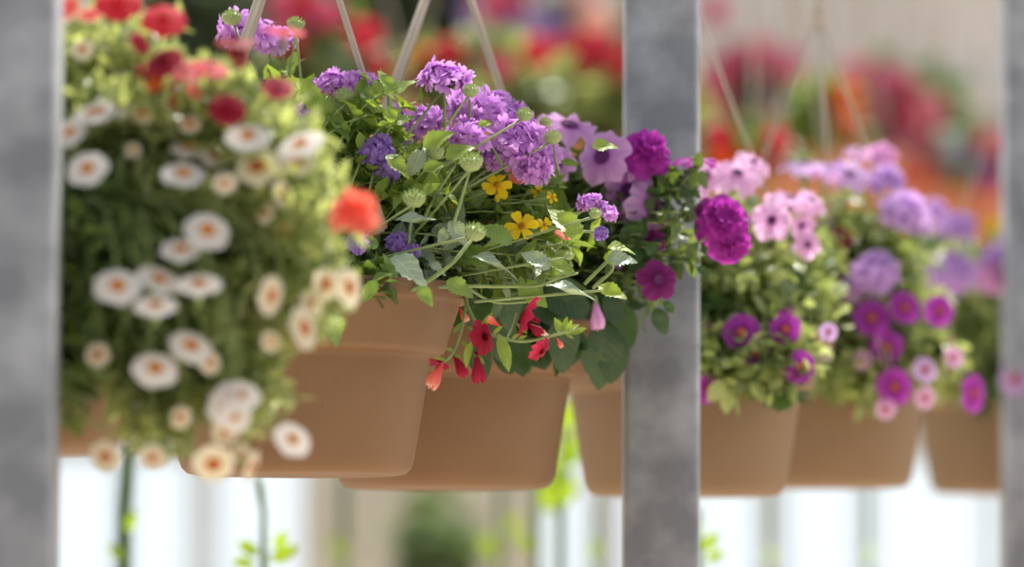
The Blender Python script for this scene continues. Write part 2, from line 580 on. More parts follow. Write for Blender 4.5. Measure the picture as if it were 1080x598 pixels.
def put_petal(acc, tpl, p, d, n, s, rnd, mi=0, rad0=0.0):
    V, Q, U, D = tpl
    y = nz(d); x = nz(np.cross(y, n)); z = np.cross(x, y)
    v = V * s
    acc.add(p + v[:, :1] * x + v[:, 1:2] * y + v[:, 2:3] * z, Q, rnd, U, rad0 + (1 - rad0) * D, mi)


def floret(acc, p, axis, s, tpls, npet=5, rnd=.5, flat=.15, mi=0):
    ax = nz(axis)
    a = nz(np.cross(ax, [.3, .2, .9])); b = np.cross(ax, a)
    ph = random.uniform(0, 6)
    for k in range(npet):
        an = ph + k * 2 * math.pi / npet
        d = math.cos(an) * a + math.sin(an) * b
        put_petal(acc, random.choice(tpls), p, d + ax * random.uniform(flat - .2, flat + .2), ax, s * random.uniform(.9, 1.1),
                  min(1, max(0, rnd + random.uniform(-.2, .2))), mi)


def verbena_mesh(colour, var, n=17, dome=.85):
    """umbel of notched florets, unit radius"""
    key = ('v', colour, var)
    if key not in CACHE:
        a = Acc()
        for k in range(n):
            z = 1 - (k + .5) / n * dome
            r = math.sqrt(max(0, 1 - z * z)); an = k * 2.39996 + random.uniform(-.3, .3)
            d = np.array([r * math.cos(an), r * math.sin(an), z])
            p = np.array([d[0] * .72, d[1] * .72, (d[2] - .1) * .42 + random.uniform(-.12, .1)])
            floret(a, p, d * np.array([.8, .8, 1.1]) + rng.normal(0, .25, 3), (.5), PETAL_V, rnd=random.random())
            tube(a, [p * .25 + np.array([0, 0, -.15]), p], .05, .035, 5, mi=1)
        CACHE[key] = a.mesh('florets', [MAT['p_' + colour], MAT['stem_red']])
    return CACHE[key]


def bud_mesh(var):
    key = ('b', var)
    if key not in CACHE:
        a = Acc()
        lathe(a, [(.001, -.6), (.5, -.5), (.85, -.1), (.8, .3), (.45, .5), (.001, .55)], (0, 0, 0), 16)
        n = 46
        spike = leaf_t(3, 2, .42, 'oval', -.25, .8)
        for k in range(n):
            z = 1 - (k + .5) / n * 1.55
            r = math.sqrt(max(0, 1 - z * z)); an = k * 2.39996
            d = np.array([r * math.cos(an), r * math.sin(an), z])
            p = np.array([d[0] * .72, d[1] * .72, d[2] * .5 - .05])
            place(a, spike, p, d * np.array([.7, .7, .4]) + np.array([0, 0, .8]), -d + np.array([0, 0, .2]), .55)
        CACHE[key] = a.mesh('flower_bud', [MAT['bud']])
    return CACHE[key]


def bidens_mesh(var):
    key = ('bi', var)
    if key not in CACHE:
        a = Acc()
        for k in range(6 if var else 5):
            an = k * 2 * math.pi / (6 if var else 5) + random.uniform(-.12, .12)
            d = np.array([math.cos(an), math.sin(an), random.uniform(-.15, .3)])
            put_petal(a, random.choice(PETAL_B), d * .12, d, [0, 0, 1], .9, random.random())
        CACHE[key] = a.mesh('petals_yellow', [MAT['p_yellow']])
    return CACHE[key]


def disc_mesh():
    if 'disc' not in CACHE:
        a = Acc()
        lathe(a, [(.001, -.1), (.2, -.08), (.24, .04), (.17, .15), (.001, .19)], (0, 0, 0), 14)
        for k in range(18):
            an = k * 2.4; r = .22 * math.sqrt(k / 18)
            p = np.array([r * math.cos(an), r * math.sin(an), .1])
            tube(a, [p, p + np.array([r * .3 * math.cos(an), r * .3 * math.sin(an), .16])], .025, .03, 4)
        CACHE['disc'] = a.mesh('flower_disc', [MAT['bidens_disc']])
    return CACHE['disc']


def geranium_mesh(colour, var):
    key = ('g', colour, var)
    if key not in CACHE:
        a = Acc()
        n = 26
        for k in range(n):
            z = 1 - (k + .5) / n * 1.45
            r = math.sqrt(max(0, 1 - z * z)); an = k * 2.39996
            d = np.array([r * math.cos(an), r * math.sin(an), z])
            floret(a, d * .75, d + rng.normal(0, .15, 3), .42, PETAL_G, rnd=random.random())
            tube(a, [np.array([0, 0, -.5]), d * .75], .03, .03, 4, mi=1)
        CACHE[key] = a.mesh('geranium_florets', [MAT['p_' + colour], MAT['stem']])
    return CACHE[key]


def orient(o, pos, face, s, spin=None, parent=None, sq=(1, 1, 1)):
    f = Vector([float(c) for c in nz(face)])
    q = f.to_track_quat('Z', 'Y')
    m = q.to_matrix().to_4x4() @ Matrix.Rotation(random.uniform(0, 6.28) if spin is None else spin, 4, 'Z') \
        @ Matrix.Diagonal((s * sq[0], s * sq[1], s * sq[2], 1))
    pl = parent_loc(parent) if parent else np.zeros(3)
    o.matrix_local = Matrix.Translation([float(c) for c in (np.asarray(pos) - pl)]) @ m


class Basket:
    """a hanging basket: Empty with pot, soil, hanger and everything that grows in it"""

    def __init__(s, name, cx, d, dz, label, cat, group=None, straps=(36, 144, 217), R=.15, pot='pot',
                 apex_h=.36, rail_z=2.47, top=1.886, ns=72, strap_r=.0032, simple=False):
        c = P(cx, 300, d)
        k = R / .15
        s.c = np.array([c[0], d, top + dz])
        s.d = d
        base = s.c + np.array([0, 0, -.165 * k])
        s.o = thing(name, base, label, cat, group)
        a = Acc()
        prof = [(.001, -.165), (.088, -.165), (.0955, -.1635), (.1000, -.159), (.1028, -.151), (.1158, -.0680), (.1162, -.0620), (.1175, -.0612),
                (.1240, -.0604), (.1278, -.0585), (.1300, -.0545), (.1312, -.048), (.1412, -.0185), (.1425, -.0162), (.1482, -.0148), (.1492, -.0135), (.1500, -.001),
                (.1485, .0005), (.1440, .0005), (.1425, -.001), (.134, -.016), (.128, -.052), (.111, -.066), (.098, -.138),
                (.088, -.145), (.001, -.145)]
        lathe(a, [(r * k, z * k) for r, z in prof], s.c, ns)
        s.pot = child('pot', a, [MAT[pot]], s.o)
        a = Acc()
        lathe(a, [(.001, -.014 * k), (.06 * k, -.010 * k), (.110 * k, -.02 * k), (.1385 * k, -.022 * k), (.136 * k, -.03 * k)], s.c, 40)
        child('soil', a, [MAT['soil']], s.o)
        ap = s.c + np.array([0, 0, apex_h])
        for an in straps:
            an = math.radians(an)
            rim = s.c + np.array([.146 * k * math.cos(an), .146 * k * math.sin(an), -.006 * k])
            a = Acc()
            tube(a, [rim + np.array([0, 0, -.012]), rim, rim + (ap - rim) * .5, ap], strap_r, strap_r * .9, 8)
            if not simple:                       # clip that holds the strap on the rim
                t = Acc()
                th = nz([math.cos(an), math.sin(an), 0])
                tube(a, [rim + th * .004 + np.array([0, 0, .014]), rim + th * .006, rim + th * .003 + np.array([0, 0, -.02])],
                     .006, .006, 8)
            child('hanger_strap', a, [MAT['strap']], s.o)
        a = Acc()
        if rail_z:
            hk = [ap + np.array([0, 0, -.012]), ap + np.array([0, 0, .03]), np.array([ap[0], ap[1], rail_z - .02])]
            top_ = np.array([ap[0], ap[1], rail_z])
            arc = [top_ + np.array([.0, .03 * math.sin(t), .005 + .03 * (1 - math.cos(t)) - .02]) for t in np.linspace(0, 4, 9)]
            tube(a, hk + arc, .0028, .0028, 8)
        lathe(a, [(.001, -.012), (.005, -.010), (.007, .0), (.005, .012), (.001, .016)], ap, 14)
        child('hanger_hook', a, [MAT['strap']], s.o)
        s.S = Acc()
        s.Ls = {}
        s.root = s.c + np.array([0, 0, -.015])
        s.fr = .0011

    def L(s, mat):
        return s.Ls.setdefault(mat, Acc())

    def stem_to(s, pos, face, r=None, back=.0):
        r = r or s.fr
        pos = np.asarray(pos)
        face = nz(face)
        rt = s.root + np.array([random.uniform(-.05, .05), random.uniform(-.05, .05), 0])
        if pos[2] < s.root[2]:
            rt = rt + nz([pos[0] - rt[0], pos[1] - rt[1], 0]) * .07 
        end = pos - face * back
        mid = (rt + end) * .5 + np.array([0, 0, .04]) - face * .04
        if pos[2] < s.root[2]:
            dr = np.array([pos[0] - s.c[0], pos[1] - s.c[1], 0])
            L = np.linalg.norm(dr)
            mid = s.c + dr / max(L, 1e-6) * max(L, .17) + np.array([0, 0, .06])
        tube(s.S, bez(rt, mid, end, 9), r * 1.3, r, 5)

    def flower(s, kind, colour, px, py, w, d, face=(0, -1, .2), name=None, eye=None, sq=(1, 1, 1), spin=None, label=None, stem=True, var=None):
        pos = P(px, py, d)
        rad = px2m(w, d) * .5
        v = random.randint(0, 2) if var is None else var
        face = nz(np.array(face) + (rng.normal(0, .08, 3) if kind != 'verbena' else 0))
        if kind == 'trumpet':
            o = link(name or 'trumpet_flower', trumpet(colour, v), s.o)
        elif kind == 'petunia':
            o = link(name or 'petunia_flower', trumpet(colour, v, .26, .13, -.26, 60, .10), s.o)
        elif kind == 'closed':
            o = link(name or 'closed_flower', closed_mesh(colour, v), s.o)
        elif kind == 'lobed':
            o = link(name or 'trumpet_flower', trumpet(colour, v, .26, .10, -.3), s.o)
        elif kind == 'double':
            o = link(name or 'double_petunia_flower', double_mesh(colour, v), s.o)
        elif kind == 'verbena':
            o = link(name or 'verbena_flower_head', verbena_mesh(colour, v), s.o)
        elif kind == 'bud':
            o = link(name or 'flower_bud', bud_mesh(v), s.o)
        elif kind == 'bidens':
            o = link(name or 'yellow_flower', bidens_mesh(v), s.o)
        elif kind == 'geranium':
            o = link(name or 'geranium_flower_head', geranium_mesh(colour, v), s.o)
        orient(o, pos, face, rad, spin, s.o, sq)
        if label:
            o['label'] = label
        if kind in ('trumpet', 'petunia', 'double', 'closed', 'lobed') and stem:
            c = link('calyx', calyx_mesh(), o)
        if eye:
            e = link('flower_eye', eye_mesh(eye), o)
            e.scale = (.7, .7, .7) if colour == 'purple' else (.78, .78, .78) if kind == 'petunia' else (1, 1, 1)
        if kind == 'bidens':
            e = link('flower_disc', disc_mesh(), o)
            e.scale = (.8, .8, .8)
        if stem:
            s.stem_to(pos, face, back=rad * (1.0 if kind in ('trumpet', 'petunia', 'double', 'closed', 'lobed') else .3))
        return o

    def finish(s, names=None):
        for k, a in s.Ls.items():
            child((names or {}).get(k, 'foliage'), a, [MAT[k]], s.o)
        child('stems', s.S, [MAT['stem']], s.o)


def hero_leaf(B, mat, base, tip, d, w=None, d2=None, n=(0, -.6, .8), kind='verb', var=None, rnd=None):
    a, b = P(*base, d), P(*tip, d if d2 is None else d2)
    T = LEAF[kind]
    t = T[random.randrange(len(T)) if var is None else var]
    place(B.L(mat), t, a, b - a, np.array(n, float), np.linalg.norm(b - a), rnd)


def hero_stem(B, pts, r=.0014, r1=None):
    pp = catmull([P(x, y, d) for x, y, d in pts], 6)
    tube(B.S, pp, r, r1 or r * .7, 7)
    return pp


#SECTION foreground baskets
# =================================================================== basket with the white flowers (nearest)
FR = (0, -1, .25)
B0 = Basket('hanging_basket', -15, 3.57, 0, 'tan hanging basket behind the left steel post, spilling white orange-eyed and red flowers', 'hanging basket',
            'tan hanging baskets along the steel posts', strap_r=.003)
cal = LEAF['cal']
B0.fr = .0005
bush(B0.L('cal_leaf'), B0.S, B0.root, [
    (135, 60, 3.56, 85, 65, .12, 75), (110, 130, 3.50, 70, 60, .10, 60), (200, 110, 3.52, 95, 60, .12, 90), (285, 165, 3.50, 70, 65, .09, 75),
    (235, 190, 3.50, 90, 60, .10, 70), (330, 230, 3.48, 50, 80, .08, 60)], cal, .021, .0095, lift=.5)
bush(B0.L('cal_leaf'), B0.S, B0.root, [
    (250, 330, 3.47, 75, 70, .06, 60), (215, 410, 3.46, 80, 55, .05, 55), (270, 420, 3.46, 45, 60, .05, 34), (180, 460, 3.45, 55, 25, .04, 26),
    (335, 300, 3.47, 40, 55, .06, 40)], cal, .019, .0095, rnd=(0, .8))
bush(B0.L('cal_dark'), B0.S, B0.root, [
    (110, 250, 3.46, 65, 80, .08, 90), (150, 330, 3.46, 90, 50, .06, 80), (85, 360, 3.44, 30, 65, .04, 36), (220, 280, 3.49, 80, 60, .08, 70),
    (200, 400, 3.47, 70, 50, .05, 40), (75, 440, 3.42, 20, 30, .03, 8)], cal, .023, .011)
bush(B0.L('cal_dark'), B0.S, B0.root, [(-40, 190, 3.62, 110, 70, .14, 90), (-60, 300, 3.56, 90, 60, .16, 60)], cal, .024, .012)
OE = 'eye_orange'
for (px, py, w, dd, f) in [
    (97, 118, 42, 3.42, (-.1, -1, .5)), (122, 110, 48, 3.44, (.2, -1, .9)), (73, 139, 36, 3.42, (-.4, -1, .1)), (92, 177, 46, 3.38, (-.1, -1, .2)),
    (193, 182, 48, 3.40, (.1, -1, .8)), (198, 155, 38, 3.44, (.2, -1, 1.0)), (219, 242, 50, 3.38, (.25, -1, .35)), (190, 262, 43, 3.38, (0, -1, .6)),
    (124, 301, 52, 3.36, (.15, -1, .4)), (168, 293, 50, 3.38, (.8, -1, .9)), (210, 298, 50, 3.37, (0, -1, 1.0)), (164, 321, 47, 3.36, (-.1, -1, 1.0)),
    (202, 364, 48, 3.38, (.5, -1, .5)), (164, 388, 50, 3.37, (.35, -1, .3)), (251, 416, 50, 3.38, (.2, -1, .4)), (234, 424, 46, 3.38, (-.8, -1, 0)),
    (247, 437, 40, 3.39, (.3, -1, -.3)), (261, 142, 50, 3.40, (0, -1, .8)), (225, 165, 34, 3.44, (.6, -1, .8)), (309, 463, 42, 3.39, (.5, -1, .3)),
    (316, 150, 52, 3.40, (-.5, -1, .8)), (160, 291, 38, 3.40, (.2, -1, 1.2)), (105, 116, 38, 3.42, (-.5, -1, .7)), (183, 105, 26, 3.46, (.3, -1, .6))]:
    B0.flower('trumpet', 'white', px, py, w * .97, dd, (f[0], f[1], f[2] + .45), 'white_flower', OE)
B0_lab = 'pale cream flower with a rusty eye'
for (px, py, w, dd, f) in [
    (103, 374, 26, 3.40, (0, -1, .3)), (271, 175, 46, 3.42, (-.3, -1, .6)), (313, 168, 40, 3.44, (.4, -1, .3)), (87, 52, 24, 3.46, (-.3, -1, .3)),
    (140, 158, 18, 3.43, (0, -1, .4)), (200, 130, 24, 3.44, (.1, -1, .6)), (237, 193, 24, 3.38, (0, -1, .4)), (225, 490, 44, 3.40, (.1, -1, -.6)),
    (111, 482, 34, 3.40, (-.2, -1, -.4)), (161, 483, 28, 3.40, (0, -1, -.8)), (287, 312, 42, 3.38, (1.2, -1, -.2)), (322, 346, 46, 3.40, (1.3, -.7, .3)),
    (369, 303, 40, 3.42, (1.2, -1, .2)), (345, 300, 36, 3.44, (.8, -1, -.3)), (300, 205, 34, 3.42, (1.5, -1, .4)), (267, 493, 36, 3.40, (2, -.6, -.8)),
    (238, 456, 30, 3.40, (.4, -1, -.4)), (150, 118, 26, 3.44, (.3, -1, .3)), (330, 390 - 70, 30, 3.42, (.9, -1, .3)), (280, 225, 24, 3.42, (-1, -1, .4)),
    (286, 360, 22, 3.40, (.6, -1, .2)), (190, 440, 24, 3.41, (-.4, -1, 0)), (222, 382, 26, 3.40, (.8, -1, 0)), (255, 480, 26, 3.41, (-.8, -1, -.4))]:
    B0.flower('trumpet', 'cream', px, py, w, dd, f, 'cream_flower', 'eye_rust' if w > 22 else None, label=B0_lab)
for (px, py, w, dd, f, c, sq) in [
    (125, 2, 50, 3.46, (.1, -1, .8), 'red', (1, 1, 1)), (173, 20, 48, 3.44, (.3, -1, .7), 'red', (1, 1, 1)), (70, 8, 34, 3.46, (-.3, -1, .4), 'salmon', (1, 1, 1)),
    (172, 64, 44, 3.42, (-.4, -1, 1.2), 'deepred', (1, 1, 1)), (194, 73, 42, 3.43, (.3, -1, 1.4), 'red', (1, 1, 1)), (222, 70, 40, 3.42, (.2, -1, 1.3), 'red', (1, 1, 1)),
    (163, 87, 24, 3.42, (-.4, -1, .6), 'orange', (1, 1, 1)), (182, 98, 36, 3.42, (2.2, -.6, -.3), 'deepred', (1, 1, 1)), (240, 115, 40, 3.40, (.1, -1, .7), 'deepred', (1, 1, 1)),
    (293, 92, 34, 3.42, (.3, -1, 1.0), 'crimson', (1, 1, 1)), (248, 42, 42, 3.46, (.2, -1, 2.6), 'deepred', (1, 1, 1)), (300, 30, 44, 3.46, (.2, -1, 3.0), 'red', (1, 1, 1)),
    (252, 56, 34, 3.46, (1.6, -1, .2), 'deepred', (1, 1, 1)), (148, 45, 26, 3.44, (.8, -1, .4), 'crimson', (1, 1, 1)), (153, 78, 26, 3.45, (1.2, -1, .2), 'crimson', (1, 1, 1)),
    (302, 241, 15, 3.44, (.5, -1, .3), 'orange', (1, 1, 1)), (95, 14, 30, 3.48, (0, -1, 1.2), 'salmon', (1, 1, 1)), (205, 95, 22, 3.44, (.5, -1, .6), 'salmon', (1, 1, 1))]:
    B0.flower('trumpet', c, px, py, w, dd, f, 'red_flower', None, sq)
B0.flower('double', 'coral', 374, 224, 70, 3.36, (.15, -1, 1.5), 'coral_flower', sq=(1, .8, 1), label='large coral ruffled flower')
B0.finish({'cal_leaf': 'light_foliage', 'cal_dark': 'dark_foliage'})

# =================================================================== basket with the lilac verbena (in focus)
B1 = Basket('hanging_basket', 314, 4.13, 0, 'tan hanging basket in sharp focus, carrying lilac verbena heads above its rim', 'hanging basket',
            'tan hanging baskets along the steel posts', strap_r=.0034)
verb = LEAF['verb']
V_, Y_, S_, K_ = B1.L('verb_leaf'), B1.L('lime_leaf'), B1.L('pale_glare_leaf'), B1.L('pet_leaf')
bush(V_, B1.S, B1.root, [(440, 230, 4.18, 75, 60, .10, 60), (540, 235, 4.22, 70, 55, .08, 56), (560, 275, 4.16, 60, 28, .06, 24), (420, 290, 4.10, 45, 22, .06, 20), (392, 298, 4.0, 30, 14, .02, 10), (350, 318, 4.0, 16, 14, .02, 5),
                         (330, 150, 4.22, 60, 45, .08, 30), (480, 180, 4.26, 100, 40, .07, 36), (570, 195, 4.26, 45, 45, .06, 20)],
     verb, .022, .017, sp=.085)
bush(Y_, B1.S, B1.root, [(405, 130, 4.12, 45, 50, .05, 24), (450, 190, 4.1, 55, 45, .05, 22), (590, 250, 4.2, 50, 40, .05, 12),
                         (290, 110, 4.24, 50, 40, .06, 16)], verb, .024, .019, sp=.07)
bush(S_, B1.S, B1.root, [(450, 260, 4.12, 70, 35, .05, 16), (550, 280, 4.16, 60, 25, .05, 12), (415, 170, 4.15, 40, 40, .05, 8)], verb, .026, .024, sp=.07)
bush(K_, B1.S, B1.root, [(520, 300, 4.26, 60, 25, .06, 20), (520, 240, 4.30, 100, 60, .06, 40), (420, 260, 4.26, 60, 40, .06, 30)],
     LEAF['pet'], .030, .022, sp=.08)
# leaves one can pick out
for a in [
    ('lime_leaf', (412, 100), (404, 72), 4.14, (.5, -.8, .3)), ('lime_leaf', (414, 100), (432, 78), 4.15, (-.3, -.7, .6)),
    ('lime_leaf', (404, 118), (383, 104), 4.15, (0, -.8, .6)), ('lime_leaf', (412, 130), (414, 108), 4.12, (.2, -1, .3)),
    ('lime_leaf', (414, 132), (434, 116), 4.14, (-.2, -.8, .6)), ('lime_leaf', (336, 118), (318, 84), 4.16, (.1, -1, .4)),
    ('lime_leaf', (345, 125), (346, 100), 4.17, (-.1, -1, .5)), ('lime_leaf', (446, 156), (477, 137), 4.1, (-.1, -.9, .6)),
    ('lime_leaf', (470, 168), (497, 149), 4.1, (-.3, -.9, .5)), ('lime_leaf', (446, 180), (470, 171), 4.1, (-.2, -.9, .5)),
    ('lime_leaf', (406, 164), (434, 186), 4.1, (.2, -.7, .7)), ('lime_leaf', (445, 204), (465, 195), 4.1, (0, -.8, .6)),
    ('lime_leaf', (504, 132), (518, 128), 4.1, (0, -1, .4)), ('lime_leaf', (611, 253), (587, 214), 4.14, (.35, -1, .25)),
    ('lime_leaf', (624, 156), (650, 147), 4.2, (0, -.8, .6)), ('lime_leaf', (640, 262), (668, 256), 4.13, (0, -.6, .8)),
    ('lime_leaf', (636, 272), (662, 272), 4.12, (0, -.9, .4)), ('lime_leaf', (630, 302), (660, 317), 4.12, (.1, -.8, .7)),
    ('pale_glare_leaf', (640, 274), (671, 268), 4.11, (.1, -.9, .5)), ('pale_glare_leaf', (580, 284), (553, 262), 4.08, (.2, -1, .5)),
    ('pale_glare_leaf', (574, 302), (628, 309), 4.08, (0, -.25, 1)), ('pale_glare_leaf', (410, 272), (462, 293), 4.0, (.1, -.7, .8)),
    ('pale_glare_leaf', (415, 233), (459, 236), 4.05, (0, -.35, 1)), ('pale_glare_leaf', (495, 272), (545, 270), 4.08, (0, -.3, 1)),
    ('pale_glare_leaf', (452, 278), (472, 286), 4.06, (0, -.7, .8)), ('pale_glare_leaf', (446, 158), (430, 185), 4.12, (.3, -.8, .6)),
    ('pale_glare_leaf', (470, 240), (462, 258), 4.1, (.5, -.8, .4)), ('pale_glare_leaf', (473, 233), (494, 258), 4.1, (-.3, -.6, .7)),
    ('verb_leaf', (440, 302), (457, 322), 3.98, (.2, -1, .4)), ('verb_leaf', (346, 326), (360, 363), 3.96, (.4, -1, .2)),
    ('verb_leaf', (398, 296), (382, 318), 4.0, (0, -1, .5)), ('verb_leaf', (540, 258), (508, 236), 4.14, (.2, -.9, .5)),
    ('verb_leaf', (514, 286), (486, 258), 4.12, (.1, -.8, .6)), ('verb_leaf', (545, 298), (578, 322), 4.14, (0, -1, .4)),
    ('verb_leaf', (398, 262), (380, 245), 4.02, (0, -.9, .5)), ('verb_leaf', (420, 292), (400, 280), 4.02, (.1, -.8, .6)),
    ('verb_leaf', (604, 290), (575, 274), 4.1, (.1, -.8, .7)), ('verb_leaf', (470, 296), (500, 312), 4.06, (0, -.9, .5))]:
    q = .06 if a[1][1] < 262 and a[3] > 4.07 else .02
    hero_leaf(B1, a[0], a[1], a[2], a[3] - q, n=a[4], rnd=random.uniform(.5, 1))
for a in [((505, 296), (498, 350), 4.2), ((530, 300), (545, 348), 4.24), ((560, 305), (600, 345), 4.3), ((500, 360), (512, 400), 4.26),
          ((545, 350), (552, 398), 4.28), ((515, 320), (535, 385), 4.27), ((590, 335), (600, 392), 4.26), ((570, 300), (626, 332), 4.3), ((480, 345), (482, 312), 4.2),
          ((540, 395), (520, 350), 4.3), ((575, 390), (560, 340), 4.31)]:
    hero_leaf(B1, 'pet_leaf', a[0], a[1], a[2], n=(random.uniform(-.4, .4), -1, .2), kind='pet', rnd=random.uniform(0, .15))
for pts, r in [
    ([(400, 318, 4.04), (440, 303, 4.02), (474, 280, 4.02), (490, 262, 4.03), (500, 250, 4.04)], .0022),
    ([(418, 307, 4.02), (480, 302, 4.06), (540, 302, 4.1), (575, 299, 4.1), (604, 280, 4.1)], .0018),
    ([(575, 299, 4.1), (590, 293, 4.1), (610, 288, 4.1)], .0014),
    ([(616, 300, 4.12), (640, 276, 4.12), (652, 262, 4.12)], .0017), ([(625, 304, 4.11), (646, 284, 4.11), (640, 274, 4.11)], .0017),
    ([(500, 318, 4.1), (570, 312, 4.12), (640, 306, 4.12)], .0016), ([(482, 296, 4.1), (520, 318, 4.12), (560, 318, 4.14)], .0015),
    ([(430, 272, 4.06), (432, 245, 4.06), (437, 214, 4.06)], .0016), ([(477, 240, 4.04), (486, 212, 4.04), (496, 178, 4.05)], .0016),
    ([(468, 135, 4.12), (469, 110, 4.12), (468, 92, 4.12)], .0016), ([(495, 135, 4.13), (496, 118, 4.13), (495, 104, 4.13)], .0014),
    ([(530, 175, 4.12), (522, 160, 4.12), (513, 148, 4.12)], .0014), ([(575, 215, 4.16), (590, 240, 4.14), (612, 224, 4.13), (624, 218, 4.13)], .0013),
    ([(590, 185, 4.18), (586, 170, 4.18), (584, 152, 4.18)], .0013), ([(365, 140, 4.16), (364, 125, 4.15), (363, 108, 4.15)], .0014),
    ([(303, 88, 4.2), (308, 60, 4.2), (312, 34, 4.2)], .0013), ([(250, 60, 4.22), (246, 40, 4.22), (245, 26, 4.22)], .0013),
    ([(415, 190, 4.12), (412, 140, 4.13), (408, 84, 4.14)], .0015), ([(405, 200, 4.12), (430, 180, 4.1), (470, 165, 4.1)], .0014),
    ([(447, 230, 4.08), (460, 205, 4.08), (480, 175, 4.1)], .0014), ([(430, 225, 4.08), (450, 200, 4.08), (468, 172, 4.1)], .0013)]:
    hero_stem(B1, pts, r)
UP = (0, -.5, 1)
LV = 'lilac verbena head'
for (px, py, w, d, f, c) in [
    (468, 86, 64, 4.12, (.1, -.42, 1), 'lilac'), (381, 90, 42, 4.15, (.2, -.55, 1), 'lilac'), (352, 88, 40, 4.16, (-.2, -.5, 1), 'lilac'), (502, 116, 70, 4.16, (.1, -.7, 1), 'lilac'),
    (541, 126, 54, 4.18, (.4, -.7, 1), 'lilac'), (547, 152, 66, 4.14, (.5, -.9, .7), 'lilac'), (562, 174, 48, 4.14, (.5, -1, .3), 'lilac'), (494, 144, 52, 4.12, (.0, -.7, 1), 'lilac'),
    (449, 128, 48, 4.18, (-.2, -.6, 1), 'lilac'), (430, 140, 36, 4.2, (-.3, -.7, .8), 'lilac'), (524, 165, 40, 4.15, (.2, -.9, .6), 'lilac'),
    (398, 160, 40, 4.08, (-.2, -1, .3), 'violet'), (408, 178, 34, 4.08, (.2, -1, -.2), 'violet'), (621, 215, 32, 4.12, (-.2, -.5, 1), 'lilac'), (640, 224, 28, 4.12, (.6, -.6, .8), 'lilac'),
    (634, 246, 18, 4.12, (.3, -1, -.3), 'violet'), (258, 34, 66, 4.2, (-.1, -.6, 1), 'lilac'), (284, 44, 44, 4.22, (.3, -.7, .8), 'lilac'), (222, 88, 30, 4.16, (-.2, -.8, .8), 'lilac'),
    (300, 40, 32, 4.24, (.4, -.6, 1), 'lilac'), (324, 118, 30, 4.16, (0, -.8, .8), 'lilac'), (419, 256, 26, 4.06, (0, -1, .4), 'violet'), (436, 264, 18, 4.06, (.2, -1, .3), 'violet'),
    (377, 256, 26, 4.0, (0, -1, .3), 'violet'), (520, 108, 40, 4.2, (.2, -.6, 1), 'lilac'), (578, 165, 34, 4.2, (.5, -.8, .5), 'lilac'), (160, 80, 14, 4.1, (0, -.8, .8), 'lilac'),
    (418, 122, 30, 4.22, (-.1, -.6, 1), 'lilac')]:
    B1.flower('verbena', c, px, py, w * 1.02, d, f, spin=None, label='blue-violet verbena head' if c == 'violet' else None)
for (px, py, w, d, f) in [(496, 97, 18, 4.13, (.1, -.1, 1)), (553, 122, 18, 4.15, (.2, -.2, 1)), (583, 146, 19, 4.18, (.1, -.1, 1)), (497, 173, 25, 4.05, (.1, -.2, 1)),
                          (437, 211, 25, 4.06, (0, -.2, 1)), (364, 102, 21, 4.15, (0, -.1, 1)), (245, 20, 22, 4.22, (-.1, -.1, 1)), (312, 27, 20, 4.2, (.1, -.1, 1)),
                          (500, 246, 24, 4.05, (.4, -.3, .9)), (459, 162, 20, 4.12, (0, -.2, 1)), (600, 270, 12, 4.1, (0, -.3, 1)), (386, 110, 12, 4.16, (0, -.2, 1)),
                          (628, 226, 14, 4.12, (0, -.4, 1)), (575, 130, 14, 4.2, (.2, 0, 1))]:
    B1.flower('bud', None, px, py, w * 1.1, d - .05, f, 'verbena_bud')
for (px, py, w, d, f) in [(524, 195, 32, 4.12, (-.3, -1, .4)), (550, 239, 36, 4.1, (-.1, -1, .5)), (574, 237, 18, 4.12, (.7, -1, .6)), (471, 217, 28, 4.12, (.1, -1, -.1)),
                          (526, 202, 22, 4.14, (.2, -1, -.3)), (367, 113, 24, 4.17, (-.2, -1, .6)), (372, 130, 20, 4.16, (.1, -1, .3)), (430, 203, 14, 4.12, (-.5, -1, .4)),
                          (568, 202, 16, 4.18, (.4, -1, .2)), (582, 208, 14, 4.16, (.6, -1, .2))]:
    B1.flower('bidens', None, px, py, w, d, f)
B1.flower('trumpet', 'coral', 597, 246, 24, 4.13, (.3, -.8, 1.4), 'coral_flower', label='half hidden coral flower')
B1.flower('trumpet', 'coral', 546, 184, 22, 4.18, (.3, -1, .2), 'coral_flower', label='half hidden coral flower')
B1.flower('trumpet', 'coral', 516, 238, 16, 4.16, (-.3, -1, .2), 'coral_flower', label='half hidden coral flower')
